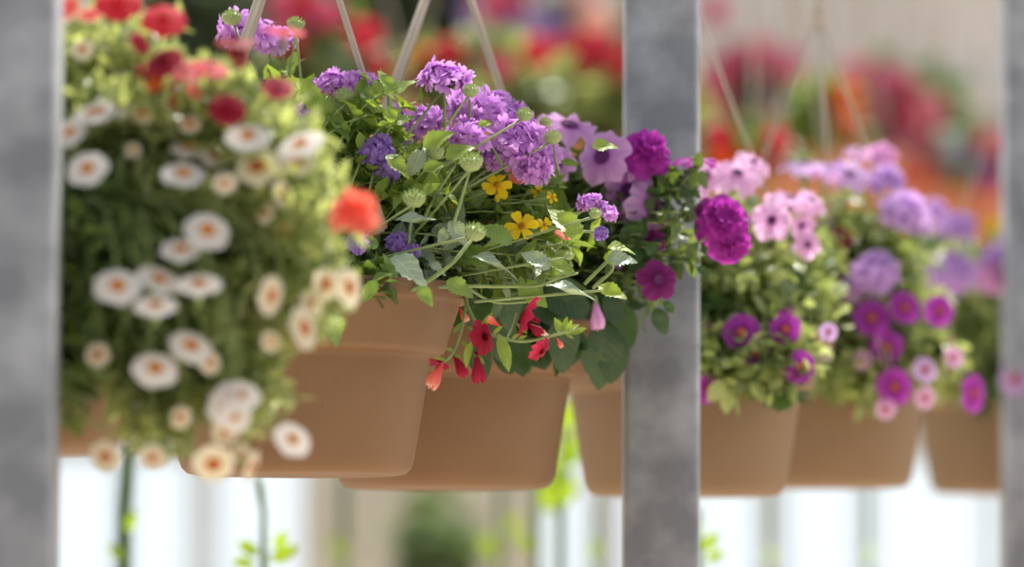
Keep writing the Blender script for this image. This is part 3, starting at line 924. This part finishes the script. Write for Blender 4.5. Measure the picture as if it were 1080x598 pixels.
# the sprig of small red trumpets hanging beside the pot
hero_stem(B1, [(486, 296, 4.12), (492, 320, 4.08), (505, 345, 4.05), (518, 353, 4.03), (552, 360, 4.02), (590, 352, 4.02), (612, 347, 4.02)], .0017)
hero_stem(B1, [(492, 320, 4.08), (486, 350, 4.05), (478, 372, 4.03), (466, 384, 4.02)], .0013)
hero_stem(B1, [(505, 345, 4.05), (500, 362, 4.03), (504, 376, 4.02)], .0011)
hero_stem(B1, [(535, 356, 4.03), (540, 345, 4.04), (545, 330, 4.04)], .0011)
for k, c, px, py, w, d, f in [
    ('lobed', 'crimson', 551, 331, 44, 4.03, (-1.5, -.3, .75)), ('lobed', 'deepred', 512, 355, 36, 4.02, (1.0, -.9, .3)), ('closed', 'crimson', 504, 386, 34, 4.02, (.1, -.2, -1)),
    ('lobed', 'crimson', 572, 371, 27, 4.0, (.7, -.6, -.6)), ('closed', 'salmon', 461, 395, 32, 4.0, (-.35, -.5, -1)), ('lobed', 'crimson', 464, 381, 22, 4.01, (.5, -.5, .9)),
    ('closed', 'salmon', 521, 340, 17, 4.03, (-.8, -.4, .3)), ('closed', 'crimson', 484, 384, 28, 4.06, (.4, -.2, -1)), ('lobed', 'palepink', 573, 348, 20, 4.03, (.9, -.5, 1.2)),
    ('closed', 'salmon', 488, 331, 18, 4.1, (.4, -.4, -1)), ('closed', 'crimson', 563, 346, 22, 4.02, (1, -.4, -.7)), ('closed', 'salmon', 590, 361, 12, 4.01, (.5, -.5, -.8))]:
    B1.flower(k, c, px, py, w, d, f, 'red_trumpet_flower', stem=False)
for base, tip, d in [((526, 352), (538, 392), 4.02), ((498, 360), (487, 386), 4.02), ((594, 350), (598, 333), 4.01), ((596, 350), (610, 340), 4.0), ((594, 350), (588, 337), 4.01), ((600, 352), (619, 347), 4.02), ((590, 352), (584, 335), 4.03),
                     ((598, 350), (603, 337), 4.0), ((596, 352), (605, 358), 4.01), ((480, 372), (470, 365), 4.03), ((486, 360), (497, 368), 4.03), ((520, 353), (530, 343), 4.03),
                     ((540, 358), (548, 350), 4.03), ((478, 374), (488, 378), 4.03), ((508, 345), (520, 330), 4.04), ((545, 360), (556, 353), 4.02), ((488, 340), (478, 352), 4.05),
                     ((470, 380), (458, 376), 4.02), ((500, 374), (512, 384), 4.02), ((504, 350), (492, 345), 4.05), ((556, 352), (545, 340), 4.03)]:
    hero_leaf(B1, 'lime_leaf', base, tip, d, n=(random.uniform(-.5, .5), -1, .4), kind='cal')
B1.finish({'verb_leaf': 'foliage', 'lime_leaf': 'backlit_lime_leaves', 'pale_glare_leaf': 'pale_sun_glare_leaves', 'pet_leaf': 'broad_leaves'})

# =================================================================== basket with lilac and purple petunias, beside the middle post
B2 = Basket('hanging_basket', 471, 4.45, -.003, 'tan hanging basket left of the middle post, its purple double petunias leaning across that post', 'hanging basket',
            'tan hanging baskets along the steel posts', straps=(30, 150, 212), strap_r=.0042)
pet = LEAF['pet']
bush(B2.L('pet_leaf'), B2.S, B2.root, [(620, 230, 4.42, 60, 75, .08, 56), (560, 240, 4.46, 60, 60, .08, 30), (640, 300, 4.40, 40, 45, .06, 30), (690, 250, 4.38, 32, 60, .05, 20),
                                       (600, 330, 4.38, 40, 40, .05, 16), (570, 365, 4.31, 45, 18, .02, 8)], pet, .029, .02, sp=.09)
bush(B2.L('cal_dark'), B2.S, B2.root, [(725, 250, 4.36, 18, 60, .04, 14), (680, 300, 4.38, 30, 40, .04, 14), (650, 200, 4.4, 60, 60, .06, 24), (728, 200, 4.37, 14, 30, .03, 8)], LEAF['pet'], .019, .014)
bush(B2.L('lime_leaf'), B2.S, B2.root, [(600, 160, 4.44, 60, 30, .06, 10), (640, 240, 4.38, 50, 60, .05, 10)], LEAF['pet'], .02, .018)
for base, tip, d in [((650, 318), (662, 372), 4.34), ((635, 340), (640, 410), 4.33), ((648, 350), (646, 405), 4.34), ((690, 325), (705, 352), 4.34), ((640, 310), (655, 345), 4.33), ((700, 318), (712, 330), 4.36),
                     ((610, 345), (600, 388), 4.3), ((735, 282), (748, 290), 4.34), ((706, 270), (722, 286), 4.34), ((620, 360), (626, 395), 4.3)]:
    hero_leaf(B2, 'pet_leaf', base, tip, d, n=(random.uniform(-.4, .4), -1, .1), kind='pet', rnd=random.uniform(0, .3))
for k, c, px, py, w, d, f in [
    ('petunia', 'petlilac', 601, 130, 64, 4.40, (.1, -.55, 1)), ('petunia', 'petlilac', 574, 133, 40, 4.44, (-.4, -.8, .8)), ('petunia', 'petlilac', 634, 164, 58, 4.34, (-.55, -1, .35)),
    ('petunia', 'petlilac', 657, 166, 46, 4.36, (.7, -.7, .8)), ('double', 'magenta', 682, 160, 58, 4.36, (.3, -1, .5)), ('petunia', 'petlilac', 662, 200, 50, 4.36, (-.3, -1, .2)),
    ('petunia', 'petlilac', 688, 218, 56, 4.35, (1.0, -1, .3)), ('petunia', 'petlilac', 588, 172, 36, 4.34, (-.4, -1, .3)), ('double', 'magenta', 762, 232, 60, 4.36, (.2, -1, .3)),
    ('double', 'magenta', 772, 258, 48, 4.37, (.5, -1, -.5)), ('petunia', 'magenta', 733, 166, 44, 4.38, (.2, -.25, 1.2)), ('petunia', 'darkpurple', 695, 295, 42, 4.32, (.3, -1, .1)),
    ('petunia', 'darkpurple', 689, 254, 24, 4.34, (-.5, -1, .2)), ('petunia', 'petlilac', 661, 281, 24, 4.36, (.5, -1, -.2)), ('petunia', 'magenta', 650, 230, 28, 4.4, (.3, -1, .5)),
    ('petunia', 'petlilac', 675, 228, 40, 4.36, (.4, -1, -.3))]:
    B2.flower(k, c, px, py, w, d, f, 'petunia_flower', 'eye_dark' if k == 'petunia' else None, label='ruffled purple double petunia' if k == 'double' else None)
B2.flower('closed', 'pink', 629, 330, 34, 4.31, (.1, -.15, -1), 'petunia_flower', label='closed pink petunia hanging down')
hero_stem(B2, [(660, 290, 4.4), (700, 260, 4.36), (722, 215, 4.36), (731, 178, 4.37)], .0014)
hero_stem(B2, [(690, 280, 4.38), (720, 268, 4.36), (745, 250, 4.36), (758, 240, 4.38)], .0014)
hero_stem(B2, [(665, 220, 4.42), (672, 195, 4.39), (680, 172, 4.38)], .0014)
B2.finish({'pet_leaf': 'broad_leaves', 'cal_dark': 'foliage', 'lime_leaf': 'backlit_lime_leaves'})

# =================================================================== three baskets beyond the middle post
PALE = dict(pot='pot_pale')
B3 = Basket('hanging_basket', 723, 4.80, 0, 'tan hanging basket partly hidden behind the middle post, with pink petunias and small purple flowers', 'hanging basket',
            'tan hanging baskets along the steel posts', straps=(15, 105, 250), strap_r=.0018, **PALE)
B4 = Basket('hanging_basket', 863, 5.20, .020, 'tan hanging basket between the middle and right posts with lilac flowers, second from the right', 'hanging basket',
            'tan hanging baskets along the steel posts', straps=(20, 160, 275), apex_h=.355, strap_r=.0018, **PALE)
B5 = Basket('hanging_basket', 1067, 5.90, .032, 'tan hanging basket farthest right, partly hidden behind the right steel post', 'hanging basket',
            'tan hanging baskets along the steel posts', straps=(30, 150, 270), apex_h=.36, strap_r=.0018, **PALE)
bush(B3.L('gar_leaf'), B3.S, B3.root, [(790, 290, 4.72, 60, 80, .10, 90), (800, 370, 4.66, 50, 45, .06, 50), (850, 300, 4.78, 50, 60, .08, 40), (770, 250, 4.76, 40, 60, .08, 30), (765, 385, 4.64, 35, 35, .04, 30), (800, 395, 4.63, 60, 25, .04, 44), (842, 368, 4.68, 30, 30, .04, 30)],
     LEAF['pet_lo'], .026, .016, lift=.5)
bush(B3.L('pet_leaf'), B3.S, B3.root, [(800, 280, 4.78, 60, 60, .08, 40), (770, 340, 4.7, 40, 60, .05, 30), (830, 410, 4.66, 20, 20, .02, 6)], LEAF['pet_lo'], .03, .02)
bush(B4.L('gar_leaf'), B4.S, B4.root, [(890, 270, 5.12, 75, 75, .10, 90), (930, 360, 5.06, 60, 45, .06, 60), (870, 350, 5.08, 60, 45, .05, 50), (930, 412, 5.04, 45, 25, .03, 22), (960, 300, 5.14, 50, 60, .08, 40), (900, 392, 5.03, 70, 25, .04, 50), (985, 385, 5.05, 35, 30, .04, 24), (862, 372, 5.02, 40, 30, .03, 40)],
     LEAF['pet_lo'], .026, .016, lift=.5)
bush(B4.L('pet_leaf'), B4.S, B4.root, [(900, 290, 5.18, 80, 70, .08, 50), (880, 370, 5.08, 50, 40, .04, 20)], LEAF['pet_lo'], .03, .02)
bush(B5.L('gar_leaf'), B5.S, B5.root, [(1015, 330, 5.76, 60, 70, .10, 60), (1060, 290, 5.85, 40, 50, .08, 36), (990, 400, 5.72, 40, 25, .04, 16)], LEAF['pet_lo'], .03, .018, lift=.4)
bush(B5.L('pet_leaf'), B5.S, B5.root, [(1020, 350, 5.82, 60, 60, .10, 60), (1050, 400, 5.74, 40, 30, .04, 20), (990, 300, 5.86, 40, 60, .08, 40)], LEAF['pet_lo'], .034, .02)
for B, lst in [(B3, [
    ('petunia', 'pink', 778, 182, 52, 4.66, (.1, -.8, .8)), ('petunia', 'pink', 745, 185, 44, 4.68, (-.3, -1, .4)), ('petunia', 'pink', 834, 207, 52, 4.68, (.2, -.5, 1)), ('petunia', 'pink', 814, 232, 42, 4.64, (.1, -1, .2)),
    ('petunia', 'pink', 856, 212, 34, 4.7, (.4, -.8, .6)), ('petunia', 'pink', 852, 258, 30, 4.68, (.3, -1, 0)), ('petunia', 'pink', 846, 238, 26, 4.7, (-.3, -1, .4)), ('trumpet', 'purple', 782, 350, 40, 4.62, (-.05, -1, .1)),
    ('trumpet', 'purple', 797, 372, 32, 4.62, (.3, -1, -.1)), ('trumpet', 'purple', 829, 347, 34, 4.62, (.1, -1, .1)), ('trumpet', 'purple', 844, 387, 36, 4.62, (.4, -1, -.2)), ('trumpet', 'palelilac', 874, 350, 20, 4.66, (.3, -1, 0)),
    ('trumpet', 'purple', 747, 410, 34, 4.62, (1.0, -1, -.1)), ('petunia', 'pink', 795, 170, 40, 4.7, (.5, -.7, .8)), ('trumpet', 'magenta', 830, 332, 20, 4.66, (0, -1, .2))]),
    (B4, [
    ('petunia', 'palelilac', 850, 172, 54, 5.06, (0, -.4, 1)), ('petunia', 'pink', 872, 178, 46, 5.06, (.2, -.5, 1)), ('petunia', 'palelilac', 897, 182, 44, 5.06, (.3, -.8, .8)), ('verbena', 'palelilac', 951, 222, 56, 5.06, (.1, -.8, .8)),
    ('verbena', 'palelilac', 934, 190, 46, 5.1, (.1, -.7, 1)), ('verbena', 'palelilac', 965, 232, 40, 5.1, (.4, -.8, .6)), ('verbena', 'palelilac', 924, 287, 56, 5.02, (-.1, -1, .6)), ('trumpet', 'purple', 920, 335, 40, 5.0, (0, -1, .1)),
    ('trumpet', 'purple', 955, 324, 36, 5.0, (.3, -1, .2)), ('trumpet', 'purple', 936, 366, 36, 5.0, (.2, -1, -.1)), ('trumpet', 'purple', 944, 408, 40, 4.98, (.3, -1, -.1)), ('trumpet', 'purple', 991, 328, 34, 5.02, (.4, -1, .1)),
    ('trumpet', 'palelilac', 976, 390, 28, 5.0, (.4, -1, .2)), ('trumpet', 'pink', 1006, 377, 24, 5.02, (.6, -1, .1)), ('trumpet', 'purple', 1028, 415, 42, 5.02, (.9, -1, -.1)), ('trumpet', 'pink', 934, 432, 22, 4.98, (0, -1, -.3)),
    ('trumpet', 'pink', 976, 420, 24, 5.0, (.3, -1, -.3)), ('petunia', 'pink', 899, 300, 36, 5.04, (-.3, -1, .4)), ('trumpet', 'pink', 909, 380, 20, 5.0, (-.3, -1, 0)), ('verbena', 'palelilac', 905, 292, 36, 5.04, (-.4, -1, .4)),
    ('petunia', 'pink', 905, 160, 30, 5.1, (.2, -.6, 1)), ('verbena', 'pink', 930, 165, 36, 5.14, (0, -.7, 1)), ('trumpet', 'crimson', 890, 250, 22, 5.1, (0, -1, .3))]),
    (B5, [
    ('verbena', 'palelilac', 1007, 240, 48, 5.7, (0, -.7, 1)), ('verbena', 'palelilac', 1004, 288, 60, 5.62, (0, -.9, .7)), ('verbena', 'palelilac', 1054, 277, 54, 5.66, (-.1, -.8, .8)), ('verbena', 'lilac', 1074, 248, 44, 5.72, (0, -.7, 1)),
    ('trumpet', 'palelilac', 1071, 400, 34, 5.6, (-.1, -1, .2)), ('verbena', 'pink', 1046, 292, 40, 5.64, (.3, -1, .4)), ('verbena', 'palelilac', 985, 222, 32, 5.74, (-.3, -.7, 1)), ('bidens', None, 1049, 238, 22, 5.7, (0, -1, .6))])]:
    for k, c, px, py, w, d, f in lst:
        B.flower(k, c, px, py, w, d, f, None if k in ('verbena', 'bidens') else ('purple_flower' if c == 'purple' else 'petunia_flower'),
                 {'petunia': 'eye_dark', 'trumpet': 'eye_rust'}.get(k))
for B in (B3, B4, B5):
    B.finish({'gar_leaf': 'light_foliage', 'pet_leaf': 'broad_leaves'})


#SECTION posts
def box(acc, lo, hi, bev=.006, mi=0):
    """upright box with rounded vertical edges"""
    x0, y0, z0 = lo; x1, y1, z1 = hi
    pts = []
    for cx, cy, a0 in ((x1 - bev, y1 - bev, 0), (x0 + bev, y1 - bev, 90), (x0 + bev, y0 + bev, 180), (x1 - bev, y0 + bev, 270)):
        for t in (0, 30, 60, 90):
            a = math.radians(a0 + t)
            pts.append((cx + bev * math.cos(a), cy + bev * math.sin(a)))
    pts = np.array(pts)
    n = len(pts)
    c = np.array([(x0 + x1) / 2, (y0 + y1) / 2])
    b = np.column_stack([pts, np.full(n, z0)]); t = np.column_stack([pts, np.full(n, z1)])
    cb = np.tile([*c, z0], (n, 1)); ct = np.tile([*c, z1], (n, 1))
    acc.add(np.concatenate([cb, b, t, ct]), grid_quads(3, n, True), mi=mi)


def xform(acc, f):
    acc.V = [f(v) for v in acc.V]


RAIL_Z = 2.47
YAW = math.radians(-.6)
for lx, d, w, lab in [(3, 3.36, .075, 'blotchy galvanised steel post at the left edge, beside the white flowers'),
                      (697, 4.52, .072, 'blotchy galvanised steel post in the middle, with purple petunias across it'),
                      (1092, 5.64, .074, 'blotchy galvanised steel post at the right edge, farthest of the three')]:
    x = P(lx, 560, d)[0]
    t = thing('steel_post', (x, d, 0), lab, 'post', 'galvanised posts of the hanging rail')
    a = Acc()
    h = w / 2
    box(a, (x - h, d - h, 0.012), (x + h, d + h, 2.60), .006)
    yaw = YAW if lx > 100 else math.radians(2.5)
    ca, sa = math.cos(yaw), math.sin(yaw)
    xform(a, lambda v: np.column_stack([x + (v[:, 0] - x) * ca - (v[:, 1] - d) * sa, d + (v[:, 0] - x) * sa + (v[:, 1] - d) * ca, v[:, 2]]))
    child('post_tube', a, [MAT['galv']], t)
    a = Acc()
    box(a, (x - .09, d - .09, 0), (x + .09, d + .09, .012), .01)
    child('base_plate', a, [MAT['galv']], t)
    a = Acc()                                        # arm that reaches from the post over to the rail
    xr = -.146 + .447 * (d - 4.13)
    box(a, (min(x - h * .5, xr - .0), d - .02, RAIL_Z + .026), (max(x, xr) + .02, d + .02, RAIL_Z + .066), .004)
    child('rail_arm', a, [MAT['galv']], t)
t = thing('hanging_rail', (-.146, 4.13, RAIL_Z), 'galvanised rail above the frame that carries the tan hanging baskets', 'rail')
a = Acc()
tube(a, [(-.146 + .447 * (dd - 4.13), dd, RAIL_Z) for dd in np.linspace(3.1, 6.4, 8)], .024, .024, 16)
for hx, hd in [(B.c[0], B.c[1]) for B in (B0, B1, B2, B3, B4, B5)]:
    xr = -.146 + .447 * (hd - 4.13)
    tube(a, [(xr, hd, RAIL_Z), (hx, hd, RAIL_Z)], .006, .006, 8)
child('rail_tube', a, [MAT['galv']], t)

#SECTION background
BGRAIL = 3.15


def bg_basket(name, cx, cy, d, label, colours, heads, leaf='bg_leaf', rx=75, ry=45, n=60, pot='terracotta', R=.16, lk='ger', lsize=.05, group='blurred baskets in the background', cat='hanging basket',
              kind='geranium', apex=.6, straps=(30, 150, 270)):
    top = P(cx, cy + ry * .75, d)[2]
    B = Basket(name, cx, d, 0, label, cat, group, straps=straps, R=R, pot=pot, top=top, apex_h=apex, rail_z=BGRAIL, ns=40, simple=True, strap_r=.004)
    bush(B.L(leaf), B.S, B.root, [(cx, cy, d - .05, rx, ry, .16, n)], LEAF[lk], lsize, .035, sp=.14, r=.0018)
    for px, py, w, c in heads:
        B.flower(kind if c != 'lavender' else 'verbena', c, px, py, w, d - .14 + random.uniform(-.05, .05), (random.uniform(-.3, .3), -.7, .8))
    B.finish()
    return B


G = 'geranium'
bg_basket('hanging_basket', 345, 70, 7.6, 'blurred basket of red geraniums behind the left straps, above the lilac verbena', None,
          [(322, 10, 48, 'geranium'), (327, 48, 62, 'geranium'), (300, 60, 40, 'geranium'), (385, 38, 44, 'geranium'), (345, 18, 44, 'rose'), (350, 62, 46, 'geranium'), (300, 8, 40, 'rose'), (395, 70, 36, 'geranium'), (310, 28, 40, 'rose')],
          rx=85, ry=60, n=60)
bg_basket('hanging_basket', 505, 95, 8.0, 'blurred basket of red geraniums above the middle of the verbena', None,
          [(472, 60, 46, 'geranium'), (525, 72, 40, 'rose'), (440, 58, 24, 'orange'), (567, 55, 42, 'geranium'), (428, 88, 30, 'geranium'), (490, 90, 30, 'rose')], rx=95, ry=60, n=110, leaf='gar_leaf')
bg_basket('hanging_basket', 655, 110, 8.4, 'blurred basket of red geraniums directly behind the middle post', None,
          [(625, 55, 56, 'geranium'), (650, 72, 46, 'geranium'), (600, 48, 32, 'geranium'), (680, 60, 50, 'geranium'), (575, 105, 34, 'paleyellow')], rx=95, ry=65, n=110, leaf='gar_leaf')
bg_basket('hanging_basket', 560, 20, 10.5, 'blurred basket of pink and lavender-blue flowers high in the background', None,
          [(520, 3, 44, 'rose'), (545, -6, 40, 'rose'), (560, 22, 50, 'lavender'), (590, 16, 48, 'lavender'), (535, 30, 44, 'lavender'), (612, 8, 40, 'rose'), (575, 36, 40, 'lavender'), (500, 16, 36, 'lavender'), (630, 22, 40, 'palepink')], rx=80, ry=35, n=30)
bg_basket('hanging_basket', 790, 165, 7.2, 'blurred basket of bright red geraniums just right of the middle post', None,
          [(760, 145, 36, 'geranium'), (815, 154, 44, 'geranium'), (762, 165, 34, 'orange'), (790, 170, 30, 'orange'), (815, 178, 30, 'geranium')], rx=55, ry=30, n=40)
bg_basket('hanging_basket', 800, 85, 11.0, 'blurred basket of dusty pink flowers high right of the middle post', None,
          [(762, 78, 46, 'fuchsia'), (780, 62, 40, 'fuchsia'), (815, 68, 52, 'fuchsia'), (838, 72, 36, 'fuchsia'), (800, 55, 34, 'rose'), (758, 90, 36, 'rose'), (800, 116, 44, 'lavender'), (822, 112, 40, 'lavender'), (775, 108, 30, 'lavender'), (755, 12, 36, 'fuchsia')], rx=65, ry=50, n=44, leaf='hedge_leaf', pot='terracotta')
bg_basket('hanging_basket', 945, 120, 10.0, 'large blurred basket of pink-red cascading flowers near the right post', None,
          [(912, 82, 44, 'rose'), (930, 98, 50, 'fuchsia'), (960, 102, 44, 'rose'), (975, 120, 50, 'rose'), (978, 145, 48, 'fuchsia'), (920, 118, 36, 'fuchsia'), (900, 74, 30, 'fuchsia'), (955, 160, 40, 'fuchsia'), (990, 160, 34, 'rose'), (940, 80, 30, 'fuchsia'), (965, 185, 40, 'orange'), (925, 175, 36, 'orange'), (895, 185, 40, 'orange'), (985, 190, 36, 'geranium'), (945, 90, 40, 'rose'), (955, 130, 44, 'fuchsia'), (970, 165, 40, 'rose'), (890, 90, 34, 'fuchsia'), (905, 105, 34, 'rose')],
          rx=80, ry=75, n=60, leaf='bg_leaf')
bg_basket('hanging_basket', 870, 125, 9.0, 'blurred lime-green foliage basket between the pink flower baskets', None,
          [(890, 100, 32, 'orange'), (893, 130, 30, 'coral'), (868, 165, 30, 'geranium')], rx=36, ry=50, n=46, leaf='lime_leaf')
bg_basket('hanging_basket', 1030, 170, 9.4, 'blurred basket of lavender and rose flowers beside the right post', None,
          [(1015, 165, 44, 'lavender'), (1036, 175, 44, 'lavender'), (1044, 150, 36, 'rose'), (1008, 190, 36, 'rose'), (1040, 195, 36, 'fuchsia'), (1060, 180, 40, 'rose')], rx=50, ry=40, n=40)

# long rails the background baskets hang from
MAT['alu'] = noise_mat('dull_aluminium', (.42, .42, .42), (.52, .52, .52), 12, rough=.5, metallic=.2)
for k, (dd, lab) in enumerate([(7.6, 'near ceiling rail'), (8.4, 'second ceiling rail'), (9.3, 'third ceiling rail'), (10.5, 'far ceiling rail')]):
    pass

MAT['shade'] = noise_mat('pale_shade_wall', (.60, .55, .53), (.78, .73, .71), 1.6, rough=.9, spec=.1)
MAT['beige'] = noise_mat('beige_panel', (.68, .64, .54), (.78, .74, .64), 1.2, rough=.85, spec=.2)
MAT['frame'] = noise_mat('grey_frame', (.62, .64, .66), (.72, .74, .76), 8, rough=.6)
MAT['concrete'] = noise_mat('concrete_floor', (.55, .46, .36), (.68, .58, .46), 3, rough=.85, bump=.2)
MAT['trunk'] = noise_mat('grey_brown_bark', (.12, .09, .06), (.2, .16, .11), 12, rough=.9)
MAT['pole'] = noise_mat('dark_green_stake', (.025, .07, .055), (.05, .11, .08), 20, rough=.5)
mg, nt, out = new_mat('window_glass')
tr = N(nt, 'ShaderNodeBsdfTransparent'); tr.inputs['Color'].default_value = (.96, .98, .98, 1)
gl = N(nt, 'ShaderNodeBsdfGlossy', Roughness=.05)
mx = N(nt, 'ShaderNodeMixShader'); mx.inputs[0].default_value = .06
nt.links.new(tr.outputs[0], mx.inputs[1]); nt.links.new(gl.outputs[0], mx.inputs[2]); nt.links.new(mx.outputs[0], out.inputs[0])
MAT['glass'] = mg


def struct(name, acc, mats, smooth=False):
    o = link(name, acc.mesh(name, mats, smooth=smooth))
    o['kind'] = 'structure'
    return o


WD = 14.0


def wx(px):
    return P(px, 560, WD)[0]


def wz(py):
    return P(540, py, WD)[2]


a = Acc(); box(a, (-14, -4, -.2), (14, WD + .3, 0), .01)
struct('floor', a, [MAT['concrete']])
a = Acc()
box(a, (-14, WD, wz(478)), (14, WD + .12, 4.6), .004)                     # solid upper wall
struct('wall_back', a, [MAT['shade']])
a = Acc()
for zz in (2.72, 3.02, 3.16):
    box(a, (-14, WD - .05, zz), (14, WD + .02, zz + .045), .004)
struct('trim_3', a, [MAT['frame']])
a = Acc()
box(a, (-14, WD + .01, 0), (14, WD + .13, .9), .004)
struct('trim_1', a, [MAT['beige']])
a = Acc()
box(a, (wx(318), WD + .02, .9), (wx(572), WD + .12, wz(478)), .004)
for py in (535, 575):
    box(a, (wx(318), WD - .01, wz(py) - .012), (wx(572), WD + .03, wz(py) + .012), .004)
struct('door_1', a, [MAT['beige']])
a = Acc()
box(a, (wx(620), WD + .02, .9), (wx(655), WD + .12, wz(478)), .004)
struct('trim_2', a, [MAT['frame']])
wi = 1
for x0, x1, bars in [(-4400, 318, (-3800, -3200, -2600, -2000, -1400, -800, -300, 40, 128, 204, 222)), (572, 620, ()), (655, 5400, (806, 822, 915, 1048, 1400, 1900, 2500, 3100, 3700, 4300, 4900))]:
    t = link('window_%d' % wi, None, None, (wx((x0 + x1) / 2), WD + .05, .9))
    t['kind'] = 'structure'
    t.empty_display_size = .1
    a = Acc()
    b0, b1 = wz(478), .9
    box(a, (wx(x0), WD + .03, b1), (wx(x1), WD + .10, b1 + .05), .004)
    box(a, (wx(x0), WD + .03, b0 - .02), (wx(x1), WD + .10, b0), .004)
    for bx in bars:
        box(a, (wx(bx) - .018, WD + .03, b1), (wx(bx) + .018, WD + .10, b0), .004)
    child('window_frame', a, [MAT['frame']], t, False)
    a = Acc()
    box(a, (wx(x0) + .002, WD + .06, b1 + .01), (wx(x1) - .002, WD + .066, b0 - .01), .001)
    child('window_pane', a, [MAT['glass']], t, False)
    wi += 1


def shrub(name, px, py, d, rx, ry, rd, n, label, leaf, cat='shrub', size=.09, kind='ger', group=None, foot=None):
    c = P(foot or px, 560, d)
    t = thing(name, (c[0], d, 0), label, cat, group)
    L, S = Acc(), Acc()
    bush(L, S, np.array([c[0], d, .9]), [(px, py, d, rx, ry, rd, n)], LEAF[kind], size, .06, sp=.3, r=.004)
    tube(S, [(c[0], d, 0), (c[0], d, .5), (c[0], d, 1.5), (c[0], d, 2.4 if cat == 'tree' else 1.5)], .03, .015, 10)
    child('foliage', L, [MAT[leaf]], t)
    child('trunk', S, [MAT['trunk']], t)


shrub('shrub', 215, 60, 11.5, 130, 130, .3, 170, 'dark green tree blurred behind the red flowers at upper left', 'hedge_leaf', 'tree', foot=30)
shrub('shrub', 440, 30, 12.5, 110, 130, .3, 150, 'dark green tree blurred behind the pale straps at upper middle', 'hedge_leaf', 'tree', foot=470)
shrub('shrub', 620, 110, 13.45, 120, 110, .22, 120, 'pale olive-green tree blurred left of the middle post', 'bg_leaf', 'tree', foot=690)
shrub('shrub', 462, 560, 11.0, 55, 42, .25, 44, 'dark green shrub blurred below the second tan basket', 'bg_leaf', 'shrub', size=.06)


def climber(px, d, top, label, leaves, r=.007, lean=0):
    c = P(px, 540, d)
    t = thing('staked_plant', (c[0], d, 0), label, 'plant', 'staked plants rising below the baskets')
    a = Acc()
    tp = P(px + lean, top, d)
    tube(a, [(c[0], d, 0), (c[0], d, 1.0), c, tp], r, r * .8, 10)
    child('stake', a, [MAT['pole']], t)
    L, S = Acc(), Acc()
    pts = catmull([(c[0], d - .01, .05), (c[0] + .012, d - .015, 1.0), P(px + 2, 585, d - .012), P(px + lean - 1, top + 4, d - .01)], 8)
    tube(S, pts, .003, .002, 6)
    for lx, ly, ln, ang in leaves:
        p = P(lx, ly, d - .02)
        L_ = px2m(ln, d)
        place(L, random.choice(LEAF['pet']), p, (math.cos(ang), -.3, math.sin(ang)), (0, -1, .5), L_, .9)
        near = pts[np.argmin(np.linalg.norm(pts - p, axis=1))]
        tube(S, [near, (near + p) / 2 + np.array([0, 0, -.004]), p], .0012, .001, 5)
    child('stem', S, [MAT['stem']], t)
    child('leaves', L, [MAT['lime_bright']], t)


climber(131, 5.6, 470, 'dark stake plant rising under the white flowers, nearest the left post', [(134, 560, 22, 1.2), (128, 590, 20, 2.2)], r=.012, lean=5)
climber(278, 5.2, 498, 'thin stake plant under the basket in focus, with green leaves at its foot', [(272, 585, 26, 2.6), (288, 592, 30, .6), (292, 580, 22, 1.2), (268, 596, 24, 3.0)], r=.004, lean=-8)
climber(566, 6.4, 455, 'stake plant with lime leaves just left of the pale gap between baskets', [(574, 538, 52, .95), (583, 512, 34, 1.2), (582, 532, 38, .6), (562, 580, 24, 2.4)])
climber(592, 6.0, 430, 'tall stake plant whose lime leaves show in the gap between two tan baskets', [(597, 492, 34, 1.4), (606, 490, 30, 1.9), (599, 455, 32, 1.6), (582, 535, 34, 1.0)], lean=6)
climber(630, 6.6, 520, 'thin stake plant close to the left of the middle post', [(628, 590, 22, 1.8)], r=.005, lean=3)
climber(363, 7.6, 500, 'grey-green stake plant below the focused basket, blurred', [(360, 592, 26, 1.8)], r=.010)
climber(528, 7.4, 510, 'blurred stake plant below the second basket', [(524, 588, 30, 2.2), (534, 560, 24, .8)], r=.008)
climber(737, 5.4, 560, 'small lime-leaved stake plant at the right foot of the middle post', [(742, 580, 24, .9), (738, 566, 20, 2.0), (746, 592, 22, .5)], r=.004)
climber(812, 7.2, 500, 'thin blurred stake plant in the bright window right of the middle post', [(814, 594, 18, 1.8)], r=.006)
climber(915, 6.8, 505, 'dark stake plant in the middle of the bright right-hand window', [(914, 592, 18, 1.4)], r=.007)

#SECTION light
w = bpy.data.worlds.new('world'); scene.world = w
w.use_nodes = True
nt = w.node_tree
bg = nt.nodes['Background']
bg.inputs['Color'].default_value = (.90, .95, 1.0, 1)
tc = N(nt, 'ShaderNodeTexCoord')
dt = N(nt, 'ShaderNodeVectorMath', operation='DOT_PRODUCT')
dt.inputs[1].default_value = (.25, .95, .15)
nt.links.new(tc.outputs['Generated'], dt.inputs[0])
mr = N(nt, 'ShaderNodeMapRange')           # the hazy sky is brighter on the sun's side
mr.inputs['From Min'].default_value = -.7; mr.inputs['From Max'].default_value = .8
mr.inputs['To Min'].default_value = .52; mr.inputs['To Max'].default_value = 1.30
nt.links.new(dt.outputs['Value'], mr.inputs['Value'])
nt.links.new(mr.outputs[0], bg.inputs['Strength'])
sd = bpy.data.lights.new('sun', 'SUN')
sd.energy = 7.4
sd.color = (1, .95, .86)
sd.angle = math.radians(4)
so = bpy.data.objects.new('sun', sd)
so.rotation_euler = Vector([float(c) for c in SUN]).to_track_quat('Z', 'Y').to_euler()
so.location = (3, 3, 7)
COL.objects.link(so)

vs = scene.view_settings
vs.view_transform = 'Standard'
vs.look = 'None'
vs.exposure = 0.0
vs.gamma = 1.0
vs.use_curve_mapping = False
scene.cycles.use_denoising = True
scene.cycles.max_bounces = 10
scene.cycles.transparent_max_bounces = 16
